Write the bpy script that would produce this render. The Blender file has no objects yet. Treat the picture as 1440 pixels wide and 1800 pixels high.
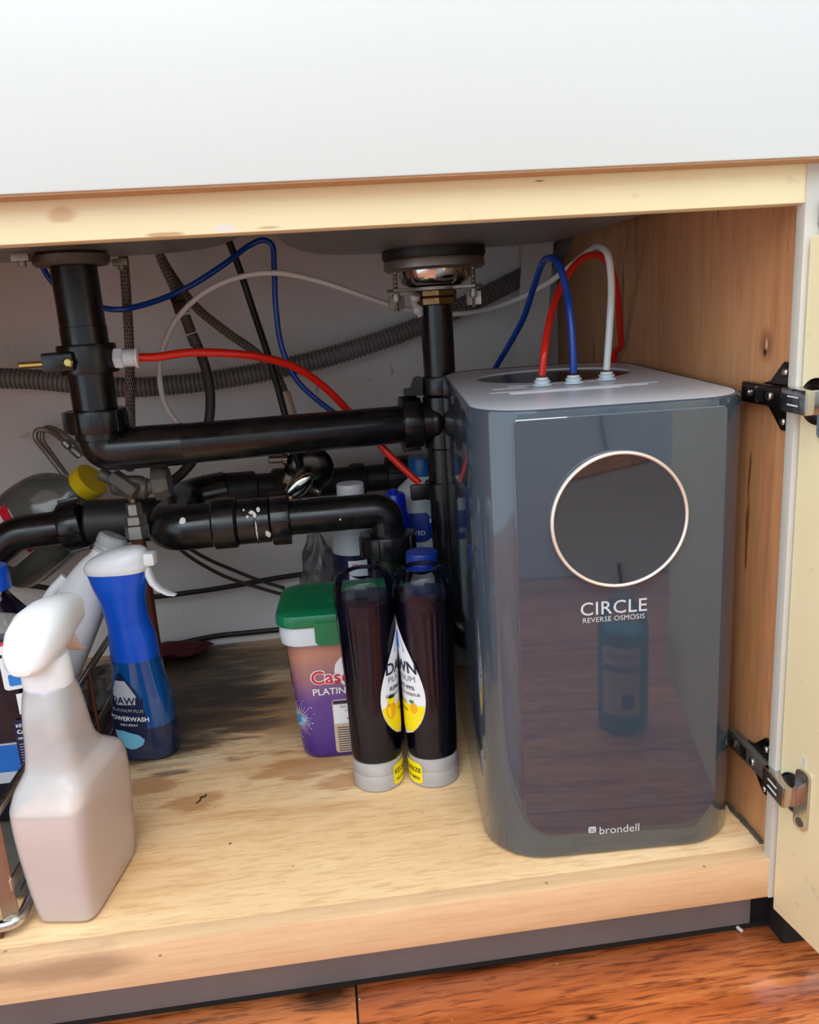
import bpy, bmesh, math, random
from mathutils import Matrix, Vector
random.seed(7)
scene = bpy.context.scene
COL = scene.collection

# ---------------------------------------------------------------- camera, world, light
cam_d = bpy.data.cameras.new('camera')
cam_d.sensor_fit = 'VERTICAL'
cam_d.sensor_height = 36.0
cam_d.lens = 28.0000
cam_d.clip_start = 0.01
cam = bpy.data.objects.new('camera', cam_d)
COL.objects.link(cam)
cam.matrix_world = Matrix.Translation((-0.35942, -0.57697, 0.48970)) @ Matrix(((0.991425, 0.087521, -0.097038), (-0.115009, 0.231837, -0.965932), (-0.062042, 0.968809, 0.239915))).to_4x4()
scene.camera = cam

world = bpy.data.worlds.new('kitchen_daylight')
scene.world = world
world.use_nodes = True
world.node_tree.nodes['Background'].inputs['Color'].default_value = (0.74, 0.88, 1.0, 1)
world.node_tree.nodes['Background'].inputs['Strength'].default_value = 1.42

def area(name, loc, target, sx, sy, power, color):
    l = bpy.data.lights.new(name, 'AREA')
    l.shape = 'RECTANGLE'; l.size = sx; l.size_y = sy; l.energy = power; l.color = color
    o = bpy.data.objects.new(name, l); COL.objects.link(o)
    o.location = loc
    o.rotation_euler = (Vector(target) - Vector(loc)).to_track_quat('-Z', 'Y').to_euler()
    return o
area('window_light', (-1.1, -2.6, 2.1), (-0.3, 0.1, 0.2), 2.2, 1.5, 22, (0.95, 0.98, 1.0))
area('ceiling_light', (-0.35, -1.0, 2.5), (-0.35, -0.6, 0.0), 1.3, 1.0, 26, (1.0, 0.965, 0.90))

scene.view_settings.view_transform = 'Standard'
scene.view_settings.look = 'None'
scene.view_settings.gamma = 1.0
scene.view_settings.use_curve_mapping = False
scene.view_settings.exposure = 0.36

# ---------------------------------------------------------------- materials
def lin(c):
    return tuple(((v / 12.92) if v <= 0.04045 else ((v + 0.055) / 1.055) ** 2.4) for v in c)
def rgb(r, g, b):
    return lin((r / 255, g / 255, b / 255)) + (1,)

class NT:
    def __init__(s, name):
        s.m = bpy.data.materials.new(name); s.m.use_nodes = True
        s.t = s.m.node_tree; s.t.nodes.clear()
        s.out = s.t.nodes.new('ShaderNodeOutputMaterial')
    def n(s, typ, props=None, **inp):
        nd = s.t.nodes.new('ShaderNode' + typ)
        for k, v in (props or {}).items(): setattr(nd, k, v)
        for k, v in inp.items():
            key = int(k[1:]) if k[0] == '_' and k[1:].isdigit() else k.replace('_', ' ')
            s.set(nd.inputs[key], v)
        return nd
    def set(s, sock, v):
        if hasattr(v, 'outputs'): v = v.outputs[0]
        if isinstance(v, bpy.types.NodeSocket): s.t.links.new(v, sock)
        else: sock.default_value = v
    def math(s, op, a, b=0.0, clamp=False):
        return s.n('Math', {'operation': op, 'use_clamp': clamp}, _0=a, _1=b)
    def mix(s, fac, a, b):
        nd = s.n('Mix', {'data_type': 'RGBA'})
        s.set(nd.inputs[0], fac); s.set(nd.inputs[6], a); s.set(nd.inputs[7], b)
        return nd.outputs[2]
    def ramp(s, fac, stops):
        nd = s.n('ValToRGB', Fac=fac)
        e = nd.color_ramp.elements
        while len(e) < len(stops): e.new(0.5)
        for i, (pos, c) in enumerate(stops):
            e[i].position = pos
            e[i].color = c if isinstance(c, tuple) else (c, c, c, 1)
        return nd
    def coords(s, scale=(1, 1, 1), rot=(0, 0, 0), loc=(0, 0, 0), kind='Object'):
        tc = s.n('TexCoord')
        mp = s.n('Mapping', Vector=tc.outputs[kind], Scale=scale, Rotation=rot, Location=loc)
        return mp
    def noise(s, vec, scale, detail=3, rough=0.5, dist=0.0):
        return s.n('TexNoise', Vector=vec, Scale=scale, Detail=detail, Roughness=rough, Distortion=dist)
    def bump(s, h, strength=0.2, dist=0.002):
        return s.n('Bump', Height=h, Strength=strength, Distance=dist)
    def done(s, shader):
        s.t.links.new(shader.outputs[0], s.out.inputs[0]); return s.m
    def pbr(s, color, rough=0.4, metal=0.0, coat=0.0, ior=1.5, normal=None, sss=0.0, sss_r=0.01, trans=0.0, spec=0.5):
        b = s.n('BsdfPrincipled', Roughness=rough, Metallic=metal, IOR=ior)
        s.set(b.inputs['Base Color'], color)
        b.inputs['Coat Weight'].default_value = coat; b.inputs['Coat Roughness'].default_value = 0.03
        b.inputs['Subsurface Weight'].default_value = sss; b.inputs['Subsurface Radius'].default_value = (sss_r,) * 3
        b.inputs['Subsurface Scale'].default_value = 1.42
        b.inputs['Transmission Weight'].default_value = trans
        b.inputs['Specular IOR Level'].default_value = spec
        if normal: s.set(b.inputs['Normal'], normal)
        return b

def plain(name, c, rough=0.4, metal=0.0, var=0.08, scale=60, **kw):
    """A solid colour with slight mottling and micro relief."""
    t = NT(name)
    nz = t.noise(t.coords(), scale, 4)
    dark = tuple(v * (1 - var) for v in c[:3]) + (1,)
    lite = tuple(min(1, v * (1 + var)) for v in c[:3]) + (1,)
    col = t.mix(nz.outputs[0], dark, lite)
    return t.done(t.pbr(col, rough, metal, **kw))

def clear(name, tint, amount, rough=0.05, c=(1, 1, 1, 1), ior=1.45):
    """Thin clear or milky plastic: part of the light passes, part scatters on the wall."""
    t = NT(name)
    tr = t.n('BsdfTransparent', Color=tint)
    df = t.pbr(c, rough, ior=ior)
    mx = t.n('MixShader'); t.set(mx.inputs[0], amount)
    t.t.links.new(tr.outputs[0], mx.inputs[1]); t.t.links.new(df.outputs[0], mx.inputs[2])
    gl = t.n('BsdfGlossy', Roughness=rough)
    fr = t.n('Fresnel', IOR=ior)
    m2 = t.n('MixShader'); t.set(m2.inputs[0], fr)
    t.t.links.new(mx.outputs[0], m2.inputs[1]); t.t.links.new(gl.outputs[0], m2.inputs[2])
    return t.done(m2)

def wood(name, stops, axis=0, scale=14.0, stretch=0.08, rough=0.5, seed=0.0, ring=3.0, bump=0.15, coat=0.0, knots=None, streak=0.35, streak_c=None, extra=None, fine_k=9):
    t = NT(name)
    sc = [1, 1, 1]; sc[axis] = stretch
    mp = t.coords(tuple(sc), loc=(seed, seed * 0.7, seed * 1.3))
    warp = t.noise(mp, scale * 0.35, 3, 0.5, 0.6)
    n1 = t.noise(mp, scale, 6, 0.62, ring)
    n2 = t.noise(mp, scale * fine_k, 5, 0.62, 0.6)
    f = t.math('ADD', t.math('MULTIPLY', n1, 0.65), t.math('MULTIPLY', warp, 0.35))
    col = t.ramp(f, stops).outputs[0]
    fine = t.ramp(n2, [(0.36, 0.0), (0.52, 1.0)])
    dark = streak_c or (0.25, 0.13, 0.06, 1)
    col = t.mix(t.math('MULTIPLY', t.math('SUBTRACT', 1.0, fine), streak), col, dark)
    if extra: col = extra(t, col, n2)
    bp = t.bump(n2, bump, 0.001)
    return t.done(t.pbr(col, rough, normal=bp, coat=coat))

def blob(t, centre, radius, warp, amt=0.5, lo=0.25, hi=0.75):
    """Mask of an irregular stain lying round a world point."""
    g = t.n('NewGeometry')
    d = t.n('VectorMath', {'operation': 'SUBTRACT'}, _0=g.outputs['Position'], _1=centre)
    d = t.n('VectorMath', {'operation': 'DIVIDE'}, _0=d, _1=radius)
    ln = t.n('VectorMath', {'operation': 'LENGTH'}, _0=d)
    v = t.math('ADD', ln.outputs['Value'], t.math('MULTIPLY', t.math('SUBTRACT', warp, 0.5), amt))
    return t.ramp(v, [(lo, 1.0), (hi, 0.0)])

M = {}
M['white_enamel'] = plain('white_enamel', rgb(200, 201, 197), 0.32, var=0.01)
def cream_mat():
    t = NT('cream_paint')
    nz = t.noise(t.coords(), 9, 5, 0.6)
    n3 = t.noise(t.coords((0.5, 1, 1)), 70, 3, 0.5)
    col = t.mix(nz, rgb(243, 227, 178), rgb(249, 236, 194))
    dirt = t.ramp(n3, [(0.66, 0.0), (0.78, 1.0)])
    col = t.mix(t.math('MULTIPLY', dirt, 0.35), col, rgb(176, 140, 95))
    for c, r_, k, cc in (((-0.5168, 0.0000, 0.5680), (0.013, 1, 0.0055), 0.6, rgb(206, 160, 112)), ((-0.4142, 0.0000, 0.5536), (0.011, 1, 0.0035), 0.9, rgb(232, 230, 226)), ((-0.4538, 0.0000, 0.5520), (0.014, 1, 0.0016), 0.8, rgb(196, 150, 108)),
                         ((-0.3857, 0.0000, 0.5529), (0.012, 1, 0.0016), 0.7, rgb(196, 150, 108)), ((-0.1956, 0.0000, 0.5741), (0.005, 1, 0.001), 0.8, rgb(120, 84, 60))):
        col = t.mix(t.math('MULTIPLY', blob(t, c, r_, n3, 1.6, 0.5, 0.95), k), col, cc)
    return t.done(t.pbr(col, 0.35, normal=t.bump(nz, 0.08, 0.001)))
M['cream'] = cream_mat()
M['raw_edge'] = plain('raw_board_edge', rgb(176, 134, 96), 0.7, var=0.2, scale=120)
M['stile'] = plain('grey_white_paint', rgb(206, 203, 192), 0.5, var=0.04)
M['grey_rubber'] = plain('grey_rubber', rgb(120, 126, 130), 0.6)
def back_mat():
    t = NT('scuffed_white_laminate')
    a = t.noise(t.coords(), 5, 5, 0.6)
    b = t.noise(t.coords((1, 1, 0.4)), 45, 4, 0.6)
    col = t.mix(a, rgb(222, 220, 218), rgb(236, 234, 232))
    col = t.mix(t.math('MULTIPLY', t.ramp(b, [(0.68, 0.0), (0.76, 1.0)]), 0.5), col, rgb(120, 108, 96))
    return t.done(t.pbr(col, 0.45))
M['back'] = back_mat()

def ply_extra(t, col, fine):
    mp = t.coords((0.28, 1.0, 1.0))
    w = t.noise(mp, 24, 6, 0.65, 0.4)
    w2 = t.noise(t.coords((0.16, 1.0, 1.0)), 60, 5, 0.7, 0.3)
    w3 = t.noise(t.coords((0.22, 1.0, 1.0)), 150, 4, 0.65)
    wf = t.math('ADD', t.math('ADD', t.math('MULTIPLY', w, 0.42), t.math('MULTIPLY', w2, 0.33)), t.math('MULTIPLY', w3, 0.25))
    orange = rgb(166, 104, 52)
    for c, r_ in (((-0.4436, 0.3991, 0.0000), (0.20, 0.17, 1)), ((-0.4123, 0.2457, -0.0000), (0.09, 0.05, 1)), ((-0.5328, 0.1990, 0.0000), (0.055, 0.028, 1)),
                  ((-0.3622, 0.2058, 0.0000), (0.07, 0.035, 1)), ((-0.5891, 0.2434, 0.0000), (0.05, 0.03, 1))):
        m = blob(t, c, r_, wf, 3.2, 0.42, 0.66)
        col = t.mix(t.math('MULTIPLY', m, 0.58), col, orange)
    for c, r_ in (((-0.5708, 0.0103, 0.0000), (0.03, 0.006, 1)), ((-0.5739, 0.0040, 0.0000), (0.028, 0.004, 1))):
        col = t.mix(t.math('MULTIPLY', blob(t, c, r_, wf, 3.0, 0.5, 0.8), 0.75), col, rgb(150, 92, 44))
    grey = rgb(56, 46, 40)
    for c, r_, k in (((-0.5834, 0.5209, -0.0000), (0.15, 0.15, 1), 0.97), ((-0.5202, 0.4595, 0.0000), (0.075, 0.045, 1), 0.98), ((-0.5813, 0.3848, 0.0000), (0.14, 0.11, 1), 0.93),
                     ((-0.6277, 0.6141, 0.0000), (0.12, 0.08, 1), 0.98), ((-0.4705, 0.4136, 0.0000), (0.05, 0.02, 1), 0.9), ((-0.6242, 0.3513, 0.0000), (0.10, 0.09, 1), 0.85),
                     ((-0.4848, 0.3550, 0.0000), (0.07, 0.02, 1), 0.7), ((-0.3979, 0.5545, 0.0000), (0.25, 0.05, 1), 0.6), ((-0.5678, 0.2642, 0.0000), (0.03, 0.008, 1), 0.85)):
        m = blob(t, c, r_, wf, 2.8, 0.5, 1.0)
        brk = t.n('MapRange', _0=w3, _1=0.38, _2=0.62, _3=0.76, _4=1.0)
        col = t.mix(t.math('MULTIPLY', t.math('MULTIPLY', m, brk), k), col, grey)
    # bleached, bare fibres between the stains
    m = blob(t, (-0.5504, 0.2761, 0.0000), (0.10, 0.03, 1), wf, 1.6, 0.45, 0.8)
    fib = t.ramp(w2, [(0.42, 0.0), (0.6, 1.0)])
    col = t.mix(t.math('MULTIPLY', t.math('MULTIPLY', m, fib), 0.6), col, rgb(214, 196, 172))
    # small dark specks
    sp = t.n('TexVoronoi', Vector=t.coords(), Scale=34.0)
    col = t.mix(t.math('MULTIPLY', t.ramp(sp.outputs['Distance'], [(0.02, 1.0), (0.045, 0.0)]), 0.7), col, rgb(70, 48, 32))
    return col
M['plywood'] = wood('stained_plywood', [(0.30, rgb(206, 158, 108)), (0.45, rgb(228, 188, 140)), (0.6, rgb(238, 206, 162)), (0.8, rgb(218, 174, 124))],
                    0, 16, 0.12, 0.42, 1.3, 1.2, 0.12, streak=0.34, streak_c=rgb(168, 114, 66), extra=ply_extra, fine_k=17)
def rail_extra(t, col, fine):
    w = t.noise(t.coords((0.3, 1, 1)), 24, 5, 0.6, 0.4)
    m = blob(t, (-0.6248, 0.0000, -0.0140), (0.13, 1, 0.018), w, 1.6, 0.4, 0.95)
    col = t.mix(t.math('MULTIPLY', m, 0.55), col, rgb(112, 84, 66))
    for c in ((-0.5686, 0.0000, 0.0044),):
        col = t.mix(t.math('MULTIPLY', blob(t, c, (0.035, 0.02, 0.004), w, 1.4, 0.5, 0.9), 0.7), col, rgb(150, 92, 44))
    sp = t.n('TexVoronoi', Vector=t.coords(), Scale=30.0)
    return t.mix(t.math('MULTIPLY', t.ramp(sp.outputs['Distance'], [(0.03, 1.0), (0.06, 0.0)]), 0.6), col, rgb(90, 60, 42))
M['rail_wood'] = wood('rail_wood', [(0.32, rgb(208, 162, 118)), (0.5, rgb(228, 190, 148)), (0.66, rgb(220, 178, 134))], 0, 22, 0.06, 0.4, 4.1, 0.8, 0.08,
                      streak=0.15, streak_c=rgb(160, 104, 66), extra=rail_extra, fine_k=14)
def panel_extra(t, col, fine):
    w = t.noise(t.coords((1, 1, 0.4)), 40, 4, 0.6)
    v = t.n('TexNoise', Vector=t.coords((1, 1, 0.12)), Scale=62.0, Detail=2.0)
    ticks = t.ramp(v, [(0.685, 0.0), (0.72, 1.0)])
    col = t.mix(t.math('MULTIPLY', ticks, 0.7), col, rgb(66, 36, 20))
    m = blob(t, (0.0000, 0.0536, 0.4472), (1, 0.012, 0.016), w, 0.9, 0.3, 1.0)
    col = t.mix(t.math('MULTIPLY', m, 0.7), col, rgb(120, 62, 34))
    m = blob(t, (0.0000, 0.0549, 0.4416), (1, 0.0035, 0.005), w, 0.9, 0.4, 0.9)
    col = t.mix(m, col, rgb(48, 26, 18))
    m = blob(t, (0.0000, 0.0528, 0.4481), (1, 0.0022, 0.006), w, 0.6, 0.5, 0.9)
    return t.mix(m, col, rgb(212, 176, 134))
M['panel_wood'] = wood('maple_panel', [(0.3, rgb(172, 116, 74)), (0.5, rgb(202, 144, 98)), (0.7, rgb(214, 156, 108))], 2, 18, 0.07, 0.42, 2.2, 1.4, 0.1,
                       streak=0.22, streak_c=rgb(110, 62, 34), extra=panel_extra)
def floor_extra(t, col, fine):
    w = t.noise(t.coords((0.4, 1, 1)), 26, 5, 0.6, 0.4)
    for c, r_ in (((-0.4026, 0.0423, -0.1150), (0.05, 0.022, 1)), ((-0.1728, -0.0252, -0.1150), (0.010, 0.005, 1)), ((-0.5333, 0.0496, -0.1150), (0.012, 0.006, 1)), ((-0.2475, 0.0512, -0.1150), (0.09, 0.012, 1))):
        col = t.mix(t.math('MULTIPLY', blob(t, c, r_, w, 1.2, 0.35, 0.95), 0.88), col, rgb(36, 18, 12))
    sp = t.n('TexVoronoi', Vector=t.coords(), Scale=45.0)
    return t.mix(t.math('MULTIPLY', t.ramp(sp.outputs['Distance'], [(0.02, 1.0), (0.04, 0.0)]), 0.7), col, rgb(200, 170, 150))
M['floor_wood'] = [wood('floor_wood_%d' % i, [(0.3, rgb(140, 64, 30)), (0.46, rgb(196, 106, 56)), (0.6, rgb(224, 138, 80)), (0.75, rgb(180, 92, 48))], 0, 15, 0.10, 0.22,
                        3.7 * i + 1, 2.2, 0.10, 0.35, streak=0.72, streak_c=rgb(92, 36, 16), extra=floor_extra, fine_k=16) for i in range(3)]
M['joint'] = plain('dark_joint_and_shadow', rgb(26, 18, 14), 0.9)
M['toe_steel'] = plain('dull_kick_plate', rgb(124, 118, 118), 0.36, 0.3, var=0.2, scale=14)
def abs_mat():
    t = NT('black_abs')
    a = t.noise(t.coords(), 30, 5, 0.6)
    col = t.mix(t.ramp(a, [(0.5, 0.0), (0.8, 1.0)]), (0.006, 0.006, 0.007, 1), (0.02, 0.019, 0.018, 1))
    ro = t.n('MapRange', _0=a, _1=0.3, _2=0.7, _3=0.16, _4=0.34)
    return t.done(t.pbr(col, ro, normal=t.bump(t.noise(t.coords(), 160, 3), 0.03, 0.0006)))
M['abs'] = abs_mat()
def dusty():
    t = NT('dusty_black_abs')
    a = t.noise(t.coords(), 22, 6, 0.65)
    col = t.mix(t.ramp(a, [(0.42, 0.0), (0.72, 1.0)]), (0.010, 0.010, 0.010, 1), (0.028, 0.026, 0.024, 1))
    return t.done(t.pbr(col, 0.5))
M['abs_dusty'] = dusty()
M['splash'] = plain('white_paint_splash', rgb(226, 224, 218), 0.5)
M['hose_grey'] = plain('grey_corrugated_plastic', rgb(118, 117, 114), 0.45, var=0.1)
M['red'] = plain('red_tubing', rgb(222, 36, 22), 0.22, var=0.04, sss=0.05)
M['blue'] = plain('blue_tubing', rgb(12, 66, 164), 0.22, var=0.06, sss=0.03)
M['white_tube'] = plain('white_tubing', rgb(222, 224, 222), 0.28, var=0.03)
M['white_plastic'] = plain('white_plastic', rgb(236, 238, 240), 0.28, var=0.015, sss=0.1, sss_r=0.003)
M['fitting'] = plain('pale_blue_white_fitting', rgb(214, 228, 236), 0.3, var=0.02)
M['black_rubber'] = plain('black_rubber_hose', rgb(20, 20, 21), 0.5)
M['grey_rubber_hose'] = plain('dark_grey_hose', rgb(58, 55, 53), 0.5)
def braid():
    t = NT('braided_steel')
    tc = t.n('TexCoord')
    sep = t.n('SeparateXYZ', Vector=tc.outputs['UV'])
    a = t.math('SINE', t.math('MULTIPLY', t.math('ADD', sep.outputs[0], sep.outputs[1]), 75.4))
    b = t.math('SINE', t.math('MULTIPLY', t.math('SUBTRACT', sep.outputs[0], sep.outputs[1]), 75.4))
    h = t.math('MAXIMUM', a, b)
    rust = t.noise(t.coords(), 60, 4)
    col = t.mix(t.ramp(h, [(0.0, 0.0), (0.9, 1.0)]), rgb(44, 36, 32), t.mix(rust, rgb(120, 100, 88), rgb(176, 168, 160)))
    return t.done(t.pbr(col, 0.4, 0.7, normal=t.bump(h, 0.6, 0.001)))
M['braid'] = braid()
def steel(name, c, rough, axis_scale=(1, 1, 1), var=0.15):
    t = NT(name)
    n = t.noise(t.coords(axis_scale), 120, 3)
    b = t.noise(t.coords(), 8, 4)
    col = t.mix(b, tuple(v * (1 - var) for v in c[:3]) + (1,), c)
    ro = t.n('MapRange', _0=n, _1=0.3, _2=0.7, _3=rough * 0.8, _4=rough * 1.25)
    return t.done(t.pbr(col, ro, 1.0))
M['sink_steel'] = steel('brushed_sink_steel', rgb(176, 172, 168), 0.42, (0.05, 1, 1))
M['chrome'] = steel('bright_nickel', rgb(205, 200, 192), 0.14)
M['old_chrome'] = steel('worn_chrome', rgb(170, 162, 152), 0.28, var=0.4)
M['zinc'] = steel('dull_zinc', rgb(176, 174, 168), 0.5, var=0.3)
M['brass'] = steel('brass', rgb(150, 120, 82), 0.42, var=0.3)
M['gold_bolt'] = steel('yellow_zinc', rgb(214, 196, 120), 0.25)
M['dark_nickel'] = steel('dark_nickel', rgb(96, 88, 82), 0.25, var=0.4)
M['grimy'] = plain('grimy_metal', rgb(96, 92, 86), 0.6, 0.5, var=0.5, scale=40)
M['copper'] = plain('tarnished_copper', rgb(104, 60, 46), 0.5, 0.6, var=0.3)
# water filter
M['ro_body'] = plain('slate_grey_gloss', rgb(62, 72, 83), 0.08, var=0.02, ior=1.66, coat=0.3)
M['ro_front'] = plain('smoked_gloss_cover', rgb(54, 64, 76), 0.035, var=0.02, ior=1.74, coat=0.35)
M['ro_lid'] = plain('silver_grey_satin', rgb(204, 206, 214), 0.32, var=0.02, ior=1.55)
M['ro_hole'] = plain('dark_recess_gloss', rgb(26, 25, 28), 0.2, var=0.05, spec=0.3)
M['ro_disc'] = plain('dark_gloss_disc', rgb(30, 35, 40), 0.03, var=0.02, ior=1.9, coat=0.3)
M['ring'] = plain('rose_silver_ring', rgb(236, 224, 214), 0.30, 0.55, var=0.02)
M['print'] = plain('silver_grey_print', rgb(196, 200, 205), 0.4)
M['lid_print'] = plain('white_print', rgb(226, 226, 232), 0.45)
# bottles
M['hdpe'] = clear('milky_clear_plastic', (0.96, 0.97, 1, 1), 0.42, 0.25, rgb(246, 247, 248))
M['pink_liquid'] = plain('peach_cleaning_liquid', rgb(240, 170, 112), 0.35, var=0.03, sss=0.3, sss_r=0.02)
M['pet'] = clear('clear_plastic', (0.95, 0.96, 0.98, 1), 0.0, 0.03, rgb(200, 205, 210), 1.36)
M['frost'] = clear('frosted_plastic', (0.95, 0.94, 0.95, 1), 0.5, 0.3, rgb(236, 230, 228))
M['navy_liquid'] = plain('navy_dish_soap', (0.004, 0.003, 0.016, 1), 0.10, var=0.02, spec=0.25)
M['pw_liquid'] = plain('blue_soap', rgb(8, 34, 72), 0.15, coat=0.5)
M['pw_shell'] = plain('blue_tinted_bottle', rgb(4, 74, 136), 0.12, coat=0.6, ior=1.5)
M['pw_sleeve'] = plain('royal_blue_sleeve', rgb(6, 84, 204), 0.33, var=0.05, sss=0.08)
M['blue_cap'] = plain('blue_cap', rgb(14, 52, 148), 0.3, var=0.03)
M['bright_blue_cap'] = plain('bright_blue_cap', rgb(18, 80, 196), 0.3, var=0.03)
M['green'] = plain('green_lid', rgb(8, 112, 70), 0.28, var=0.03, sss=0.03)
def tub_mat():
    t = NT('purple_tub_print')
    tc = t.n('TexCoord')
    sep = t.n('SeparateXYZ', Vector=tc.outputs['Object'])
    z = t.n('MapRange', _0=sep.outputs[2], _1=0.0, _2=0.16, _3=0.0, _4=1.0)
    nz = t.noise(t.coords((1, 1, 0.6)), 16, 2)
    f = t.math('ADD', z, t.math('MULTIPLY', t.math('SUBTRACT', nz, 0.5), 0.25))
    col = t.ramp(f, [(0.0, rgb(62, 32, 120)), (0.45, rgb(92, 58, 140)), (0.62, rgb(150, 104, 118)), (0.8, rgb(182, 126, 104)), (1.0, rgb(96, 74, 124))]).outputs[0]
    return t.done(t.pbr(col, 0.25, coat=0.2))
M['tub'] = tub_mat()
M['tub_dark'] = plain('dark_tub_side', rgb(38, 30, 62), 0.3)
M['label_white'] = plain('white_label', rgb(232, 234, 238), 0.4, var=0.01)
M['label_yellow'] = plain('yellow_label', rgb(246, 222, 22), 0.4, var=0.02)
M['label_orange'] = plain('orange_print', rgb(240, 172, 24), 0.4)
M['label_sky'] = plain('sky_blue_print', rgb(40, 128, 208), 0.4)
M['label_pale'] = plain('pale_blue_print', rgb(112, 184, 220), 0.4)
M['label_navy'] = plain('navy_print', rgb(16, 24, 62), 0.4)
M['label_grey'] = plain('grey_print', rgb(120, 122, 128), 0.4)
M['label_red'] = plain('red_print', rgb(208, 26, 52), 0.4)
M['label_tan'] = plain('tan_label', rgb(204, 180, 156), 0.45)
M['label_silver'] = plain('silver_band', rgb(176, 178, 188), 0.35)
M['label_green'] = plain('green_print', rgb(60, 130, 60), 0.4)
M['black'] = plain('black_print', rgb(24, 22, 24), 0.4)
M['yellow_cap'] = plain('yellow_cap', rgb(222, 190, 20), 0.35)
M['jug_clear'] = clear('hazy_clear_jug', (0.92, 0.92, 0.90, 1), 0.34, 0.12, rgb(150, 147, 143))
M['jug_green'] = plain('green_soap', rgb(8, 92, 48), 0.3)
M['milky'] = plain('milky_jug', rgb(204, 212, 216), 0.35, sss=0.3, sss_r=0.01)
M['bag'] = clear('crumpled_clear_film', (0.8, 0.8, 0.82, 1), 0.35, 0.2, rgb(150, 150, 152))
M['maroon'] = plain('maroon_cloth', rgb(86, 22, 30), 0.8)
M['aqua'] = plain('aqua_cleaner', rgb(40, 158, 178), 0.1, coat=0.4)
M['room_white'] = plain('room_white_paint', rgb(206, 210, 214), 0.5, var=0.02)
M['crumb'] = plain('dark_crumb', rgb(30, 28, 30), 0.8)

# ---------------------------------------------------------------- geometry helpers
PI = math.pi
def join(*gs):
    V, F = [], []
    for v, f in gs:
        b = len(V); V += list(v); F += [tuple(i + b for i in q) for q in f]
    return V, F
def xf(g, m):
    return [tuple(m @ Vector(p)) for p in g[0]], g[1]
def T(x, y, z): return Matrix.Translation((x, y, z))
def R(a, ax): return Matrix.Rotation(a, 4, ax)
def aim(p0, p1):
    """matrix taking local +Z to the direction p0->p1, origin at p0"""
    d = Vector(p1) - Vector(p0)
    return Matrix.Translation(p0) @ d.to_track_quat('Z', 'Y').to_matrix().to_4x4()
def box(x0, x1, y0, y1, z0, z1, b=0.0):
    if b <= 0:
        V = [(x, y, z) for z in (z0, z1) for y in (y0, y1) for x in (x0, x1)]
        return V, [(0, 2, 3, 1), (4, 5, 7, 6), (0, 1, 5, 4), (2, 6, 7, 3), (0, 4, 6, 2), (1, 3, 7, 5)]
    bm = bmesh.new()
    bmesh.ops.create_cube(bm, size=1.0, matrix=Matrix.Translation(((x0 + x1) / 2, (y0 + y1) / 2, (z0 + z1) / 2)) @ Matrix.Diagonal((x1 - x0, y1 - y0, z1 - z0, 1)))
    bmesh.ops.bevel(bm, geom=bm.edges[:], offset=b, segments=2, profile=0.6, affect='EDGES')
    bm.verts.index_update()
    g = [tuple(v.co) for v in bm.verts], [tuple(v.index for v in f.verts) for f in bm.faces]
    bm.free(); return g
def skin(rings, caps=True, closed=True):
    n = len(rings[0]); V = [p for r in rings for p in r]; F = []
    for i in range(len(rings) - 1):
        for j in range(n if closed else n - 1):
            k = (j + 1) % n
            F.append((i * n + j, i * n + k, (i + 1) * n + k, (i + 1) * n + j))
    if caps:
        F.append(tuple(range(n - 1, -1, -1))); F.append(tuple(range((len(rings) - 1) * n, len(rings) * n)))
    return V, F
def lathe(prof, seg=32, caps=True):
    rings = [[(max(r, 1e-5) * math.cos(2 * PI * j / seg), max(r, 1e-5) * math.sin(2 * PI * j / seg), z) for j in range(seg)] for r, z in prof]
    return skin(rings, caps)
def ring_at(prof, p0, p1, seg=36): return xf(lathe(list(prof) + [prof[0]], seg, False), aim(p0, p1))
def lathe_at(prof, p0, p1, seg=32):
    return xf(lathe(prof, seg), aim(p0, p1))
def cyl(p0, p1, r, seg=24, bev=0.0):
    L = (Vector(p1) - Vector(p0)).length
    b = min(bev, r * 0.4, L * 0.4)
    prof = [(r, 0), (r, L)] if b <= 0 else [(r - b, 0), (r, b), (r, L - b), (r - b, L)]
    return lathe_at(prof, p0, p1, seg)
def catmull(P, n=8):
    P = [Vector(p) for p in P]
    out = []
    for i in range(len(P) - 1):
        a = P[i - 1] if i > 0 else P[i] * 2 - P[i + 1]
        b, c = P[i], P[i + 1]
        d = P[i + 2] if i + 2 < len(P) else P[i + 1] * 2 - P[i]
        t0 = 0.0; t1 = t0 + max((b - a).length, 1e-6) ** 0.5; t2 = t1 + max((c - b).length, 1e-6) ** 0.5; t3 = t2 + max((d - c).length, 1e-6) ** 0.5
        for k in range(n):
            t = t1 + (t2 - t1) * k / n
            A1 = a * ((t1 - t) / (t1 - t0)) + b * ((t - t0) / (t1 - t0))
            A2 = b * ((t2 - t) / (t2 - t1)) + c * ((t - t1) / (t2 - t1))
            A3 = c * ((t3 - t) / (t3 - t2)) + d * ((t - t2) / (t3 - t2))
            B1 = A1 * ((t2 - t) / (t2 - t0)) + A2 * ((t - t0) / (t2 - t0))
            B2 = A2 * ((t3 - t) / (t3 - t1)) + A3 * ((t - t1) / (t3 - t1))
            out.append(B1 * ((t2 - t) / (t2 - t1)) + B2 * ((t - t1) / (t2 - t1)))
    out.append(P[-1]); return out
def resample(P, step):
    d = [0.0]
    for a, b in zip(P, P[1:]): d.append(d[-1] + (b - a).length)
    n = max(2, int(d[-1] / step)); out = []; j = 0
    for i in range(n + 1):
        s = d[-1] * i / n
        while j < len(P) - 2 and d[j + 1] < s: j += 1
        t = (s - d[j]) / max(d[j + 1] - d[j], 1e-9)
        out.append(P[j].lerp(P[j + 1], t))
    return out, d[-1]
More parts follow.
